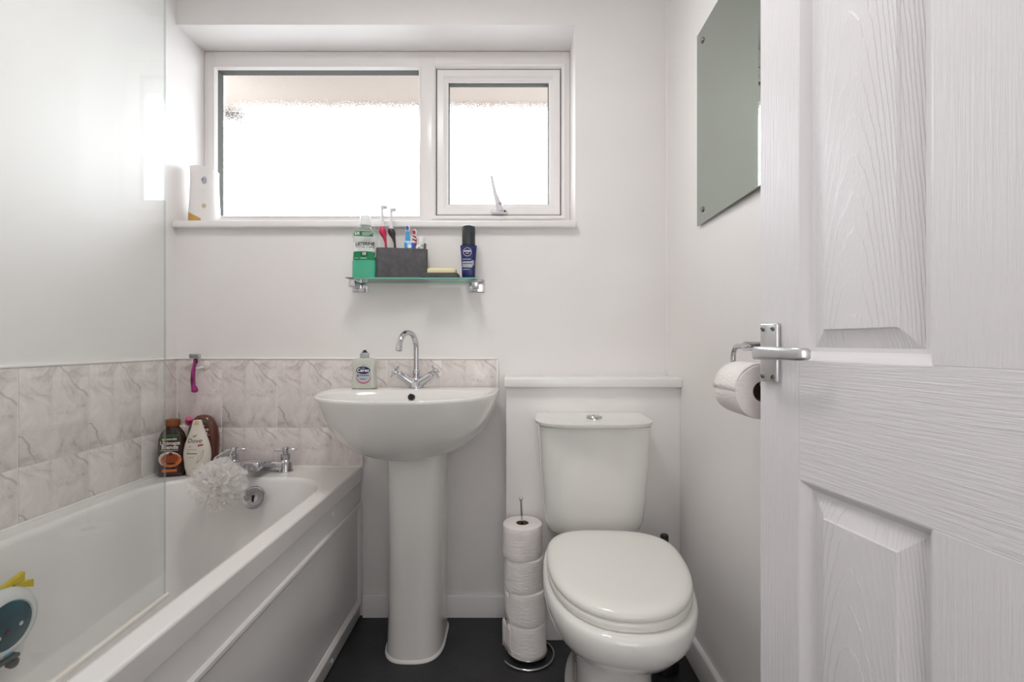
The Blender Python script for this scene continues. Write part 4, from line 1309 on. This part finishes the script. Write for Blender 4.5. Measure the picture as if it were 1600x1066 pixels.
M['brown_bottle'] = mat('chestnut_brown_bottle', '#5a2d20', 0.25, coat=0.3)
co = thing('conditioner_bottle', 'chestnut brown oval conditioner bottle behind the white body wash', 'bottle', (-1.1020, 1.7380, RIM + 0.0008), math.radians(6))
B = Body([(0, 0.034, 0.022, 3), (0.004, 0.038, 0.025, 3), (0.04, 0.047, 0.026, 2.6), (0.085, 0.0520, 0.0265, 2.5), (0.120, 0.0520, 0.0260, 2.5), (0.150, 0.047, 0.025, 2.4), (0.173, 0.0375, 0.023, 2.3), (0.187, 0.0275, 0.020, 2.2), (0.193, 0.0195, 0.016, 2.1), (0.196, 0.010, 0.010, 2)])
B.build('bottle', M['brown_bottle'], co)
B.patch('label', rect(-0.020, 0.020, 0.1695, 0.1775), mat('leaf_green_print', '#1f5b35', 0.35), co, 0.0005, 3)
B.text('lettering', 'GARNIER', 0.002, 0.1605, 0.0075, M['cream_print'], co, 0.0009)
B.text('lettering', 'Ultimate', 0.002, 0.1480, 0.0150, M['cream_print'], co, 0.0009, 0, 0.0003)
B.text('lettering', 'Blends', 0.004, 0.1365, 0.0165, M['cream_print'], co, 0.0009, 0, 0.0003)
B.patch('label_line', rect(-0.02, 0.032, 0.1275, 0.1290), M['cream_print'], co, 0.0006, 2)
B.patch('label', ell(0.0, 0.085, 0.034, 0.026), mat('red_brown_print', '#7e3a22', 0.4), co, 0.0005, 4)

M['ivory'] = mat('ivory_bottle', '#d8d3c8', 0.22, coat=0.2)
M['gold_cap'] = mat('pale_gold_cap', '#c9b286', 0.35)
dv = thing('body_wash_bottle', 'ivory teardrop body wash bottle between the two brown bottles', 'bottle', (-1.0800, 1.6700, RIM + 0.0008), math.radians(4))
B = Body([(0, 0.029, 0.017, 2.8), (0.004, 0.032, 0.020, 2.8), (0.03, 0.0395, 0.0225, 2.5), (0.065, 0.0435, 0.0235, 2.4), (0.085, 0.0430, 0.023, 2.4), (0.110, 0.038, 0.021, 2.3), (0.140, 0.0275, 0.0175, 2.3), (0.165, 0.0185, 0.0145, 2.3), (0.183, 0.0130, 0.0125, 2.6), (0.1865, 0.0120, 0.0120, 2.6), (0.188, 0.010, 0.010, 2.6)])
B.build('bottle', M['ivory'], dv)
B.patch('cap_panel', [(-0.0030, 0.1725), (0.0120, 0.1725), (0.0098, 0.1868), (-0.0030, 0.1868)], M['gold_cap'], dv, 0.0008, 3)
B.patch('label', [(-0.008, 0.133), (-0.003, 0.138), (0.004, 0.140), (0.009, 0.142), (0.006, 0.135), (0.000, 0.132)], mat('gold_print', '#a8925c', 0.35), dv, 0.0006, 2)
B.text('lettering', 'Dove', 0.0005, 0.1205, 0.0210, mat('slate_print', '#2a3140', 0.4), dv, 0.0009, 0.25)
B.patch('label', [(0.012, 0.1015), (0.027, 0.1035), (0.0285, 0.109), (0.013, 0.107)], M['red_print'], dv, 0.0006, 2)
M['taupe_print'] = mat('taupe_print', '#a39a86', 0.4)
B.patch('label', ell(-0.0125, 0.101, 0.0060, 0.0045), mat('pale_gold_print', '#c7bd9f', 0.4), dv, 0.0006, 2)
B.patch('label_line', rect(-0.024, 0.010, 0.0900, 0.0920), M['taupe_print'], dv, 0.0006, 2)
B.patch('label_line', rect(-0.024, -0.012, 0.0832, 0.0848), M['taupe_print'], dv, 0.0006, 2)
B.patch('label_line', rect(-0.024, 0.011, 0.0760, 0.0795), mat('brown_print', '#857a63', 0.4), dv, 0.0006, 2)
B.patch('label_line', rect(-0.020, 0.002, 0.0650, 0.0664), M['taupe_print'], dv, 0.0006, 2)
B.patch('label', [(0.008, 0.046), (0.014, 0.060), (0.023, 0.078), (0.0305, 0.091), (0.0295, 0.076), (0.024, 0.060), (0.014, 0.048)], M['taupe_print'], dv, 0.0006, 3)
B.patch('label', [(0.0105, 0.050), (0.0155, 0.060), (0.0235, 0.076), (0.0285, 0.085), (0.0275, 0.075), (0.022, 0.060), (0.014, 0.051)], M['ivory'], dv, 0.0009, 3)
B.patch('label_line', rect(-0.006, 0.015, 0.0270, 0.0284), M['brown_print'] if 'brown_print' in M else M['taupe_print'], dv, 0.0006, 2)

pk = thing('body_spray_bottle', 'slim white bottle with a pink flower cap behind the brown bottles', 'bottle', (-1.1750, 1.7480, RIM + 0.0008))
obj('bottle', lathe([(0.020, 0), (0.0215, 0.004), (0.0215, 0.140), (0.018, 0.155), (0.009, 0.160), (0.008, 0.166)], N=28), M['ivory'], pk)
M['pink_cap'] = mat('bright_pink_cap', '#d9588d', 0.35)
pet = bmesh.new()
for k in range(6):
    a = 2 * PI * k / 6
    add_lathe(pet, [(0.001, -0.006), (0.007, -0.004), (0.009, 0), (0.007, 0.004), (0.001, 0.006)], (0.020 + 0.010 * math.cos(a), 0.010 * math.sin(a), 0.177), N=12)
add_lathe(pet, [(0.008, 0.160), (0.010, 0.172), (0.007, 0.186), (0.001, 0.188)], (0.012, 0, 0), N=14)
obj('flower_cap', pet, M['pink_cap'], pk, 60)

# ------------------------------------------------------------------ bath puff hanging from the left tap handle
M['netting'] = bpy.data.materials.new('white_netting')
M['netting'].use_nodes = True
_nt = M['netting'].node_tree
_nt.nodes.remove(_nt.nodes['Principled BSDF'])
_df = _nt.nodes.new('ShaderNodeBsdfDiffuse')
_df.inputs['Color'].default_value = C4('#fbfaf9')
_tl = _nt.nodes.new('ShaderNodeBsdfTranslucent')
_tl.inputs['Color'].default_value = C4('#fbfaf9')
_tp = _nt.nodes.new('ShaderNodeBsdfTransparent')
_m1 = _nt.nodes.new('ShaderNodeMixShader')
_m1.inputs['Fac'].default_value = 0.5
_m2 = _nt.nodes.new('ShaderNodeMixShader')
_m2.inputs['Fac'].default_value = 0.42
_nt.links.new(_df.outputs[0], _m1.inputs[1])
_nt.links.new(_tl.outputs[0], _m1.inputs[2])
_nt.links.new(_m1.outputs[0], _m2.inputs[1])
_nt.links.new(_tp.outputs[0], _m2.inputs[2])
_nt.links.new(_m2.outputs[0], _nt.nodes['Material Output'].inputs['Surface'])
PC = Vector((-0.927, 1.540, 0.556))
puff = thing('bath_puff', 'white netting bath puff hanging from the bath tap', 'bath puff', PC)
rnd = random.Random(21)
bm = bmesh.new()
for k in range(150):
    d = Vector((rnd.gauss(0, 1), rnd.gauss(0, 1), rnd.gauss(0, 1))).normalized()
    R = rnd.uniform(0.058, 0.086)
    u = d.orthogonal().normalized()
    u.rotate(Matrix.Rotation(rnd.uniform(0, 2 * PI), 3, d))
    v = d.cross(u)
    n = 18
    wv = rnd.uniform(0.024, 0.042)
    ph, ph2 = rnd.uniform(0, 6.28), rnd.uniform(0, 6.28)
    rows = []
    for i in range(n + 1):
        a = -1.0 + 2.0 * i / n
        fr = 0.0065 * math.sin(i * 1.15 + ph) + 0.003 * math.sin(i * 2.3 + ph2)
        lean = 0.010 * math.sin(ph2)
        edge = (R + 0.002 * math.sin(i * 1.9 + ph2)) * math.sqrt(max(0.0, 1 - (a * wv / R) ** 2))
        rows.append([bm.verts.new(p) for p in (d * (R * 0.45) + u * (a * wv * 0.25), d * (edge * 0.72) + u * (a * wv * 0.7) + v * (fr * 0.35), d * (edge * 0.92) + u * (a * wv) + v * (fr * 0.8 + lean * 0.4), d * edge + u * (a * wv * 1.03) + v * (fr + lean))])
    for a_, b_ in zip(rows, rows[1:]):
        for j in range(3):
            bm.faces.new((a_[j], b_[j], b_[j + 1], a_[j + 1]))
no = obj('netting_ruffles', bm, M['netting'], puff, 180)
tap_l = Vector((-0.985, 1.722, RIM + 0.0755)) - PC
obj('cord_loop', tube([Vector((0.006, 0.02, 0.05)), Vector((-0.022, 0.11, 0.082)), tap_l + Vector((0.013, -0.020, 0.004)), tap_l + Vector((0.002, -0.0145, 0.0065)), tap_l + Vector((-0.010, -0.0135, 0.004)), Vector((-0.062, 0.08, 0.065)), Vector((-0.030, 0.0, 0.05))], 0.0017, 8), M['netting'], puff, 60)

# ------------------------------------------------------------------ bath toys on the inner left side of the bath
M['toy_white'] = mat('toy_white_plastic', '#d3d6d6', 0.25)
M['toy_teal'] = mat('toy_teal_window', '#17505d', 0.12, var=(22, '#0d3039', 0.2))
M['toy_yellow'] = mat('toy_yellow_plastic', '#c9b416', 0.3)
M['toy_grey'] = mat('toy_grey_plastic', '#4a4d4e', 0.4)
M['toy_blue'] = mat('toy_blue_plastic', '#2596b8', 0.3)
M['toy_orange'] = mat('toy_orange_plastic', '#e0761c', 0.3)
TX, TY, TZ = -1.128, 1.043, 0.396
toy = thing('bath_toy', 'white oval bath toy with a teal porthole and yellow fins on the bath side', 'toy', (TX, TY, TZ))


def disc(name, prof, m, c, parent, sy=1.0, sz=1.0, N=40, sm=50):
    """round piece whose axis points to +x, scaled along y and z"""
    rings = [[Vector((c[0] + h, c[1] + r * sy * math.cos(2 * PI * j / N), c[2] + r * sz * math.sin(2 * PI * j / N))) for j in range(N)] for r, h in prof]
    return obj(name, loft(rings), m, parent, sm)


disc('suction_cup', [(0.030, -0.012), (0.022, 0.0), (0.018, 0.010)], M['toy_grey'], (0, 0, 0), toy)
disc('toy_body', [(0.040, 0.004), (0.062, 0.010), (0.074, 0.020), (0.076, 0.030), (0.070, 0.040), (0.058, 0.047), (0.052, 0.049), (0.049, 0.046), (0.001, 0.045)], M['toy_white'], (0, 0, 0), toy, 1.05, 1.0)
disc('porthole', [(0.049, 0.0445), (0.049, 0.048), (0.047, 0.0495), (0.001, 0.051)], M['toy_teal'], (0, 0, 0), toy, 1.05, 1.0)
disc('red_bead', [(0.005, 0.0495), (0.005, 0.0535), (0.001, 0.0545)], M['razor_dark'], (0, -0.004, -0.012), toy)
for y_, z_ in ((0.022, -0.006), (-0.024, -0.014)):
    disc('bead', [(0.0045, 0.0495), (0.0045, 0.0535), (0.001, 0.0545)], M['chrome'], (0, y_, z_), toy)
obj('fin', loft([[Vector((0.018 - w_, y, z - h_)), Vector((0.018 + w_, y, z - h_)), Vector((0.018 + w_, y, z + h_)), Vector((0.018 - w_, y, z + h_))] for y, z, w_, h_ in ((-0.07, 0.058, 0.003, 0.002), (0.010, 0.072, 0.005, 0.003), (0.035, 0.076, 0.006, 0.005), (0.060, 0.079, 0.006, 0.010))]), M['toy_yellow'], toy, 40)
obj('fin', loft([[Vector((0.018 - w_, y, z - h_)), Vector((0.018 + w_, y, z - h_)), Vector((0.018 + w_, y, z + h_)), Vector((0.018 - w_, y, z + h_))] for y, z, w_, h_ in ((0.040, 0.066, 0.004, 0.004), (0.060, 0.060, 0.006, 0.006), (0.080, 0.054, 0.006, 0.009))]), M['toy_yellow'], toy, 40)
obj('lever', box(0.028, 0.050, -0.030, 0.026, -0.079, -0.070, 0.004, 3), M['toy_grey'], toy)
disc('blue_button', [(0.011, 0.036), (0.011, 0.045), (0.001, 0.047)], M['toy_blue'], (0, 0.002, -0.060), toy, 1.0, 0.45)
obj('lever_knob', lathe([(0.010, -0.004), (0.012, 0.006), (0.008, 0.014), (0.001, 0.016)], (0.036, 0.018, -0.086), (0, 0.3, -1), 18), M['toy_grey'], toy)
t2 = thing('bath_toy', 'small orange and blue bath toy stuck just under the left bath rim', 'toy', (-1.146, 1.040, 0.534))
disc('suction_cup', [(0.014, -0.010), (0.010, 0.0), (0.008, 0.012)], M['toy_grey'], (0, 0, 0.0), t2)
obj('orange_piece', lathe([(0.001, 0.0), (0.014, 0.002), (0.019, 0.009), (0.017, 0.018), (0.008, 0.022), (0.001, 0.0225)], (0.024, 0, 0.006), N=24), M['toy_orange'], t2, 60)
obj('blue_piece', lathe([(0.001, -0.020), (0.013, -0.019), (0.018, -0.010), (0.015, 0.0), (0.001, 0.001)], (0.024, 0, 0.004), N=24), M['toy_blue'], t2, 60)
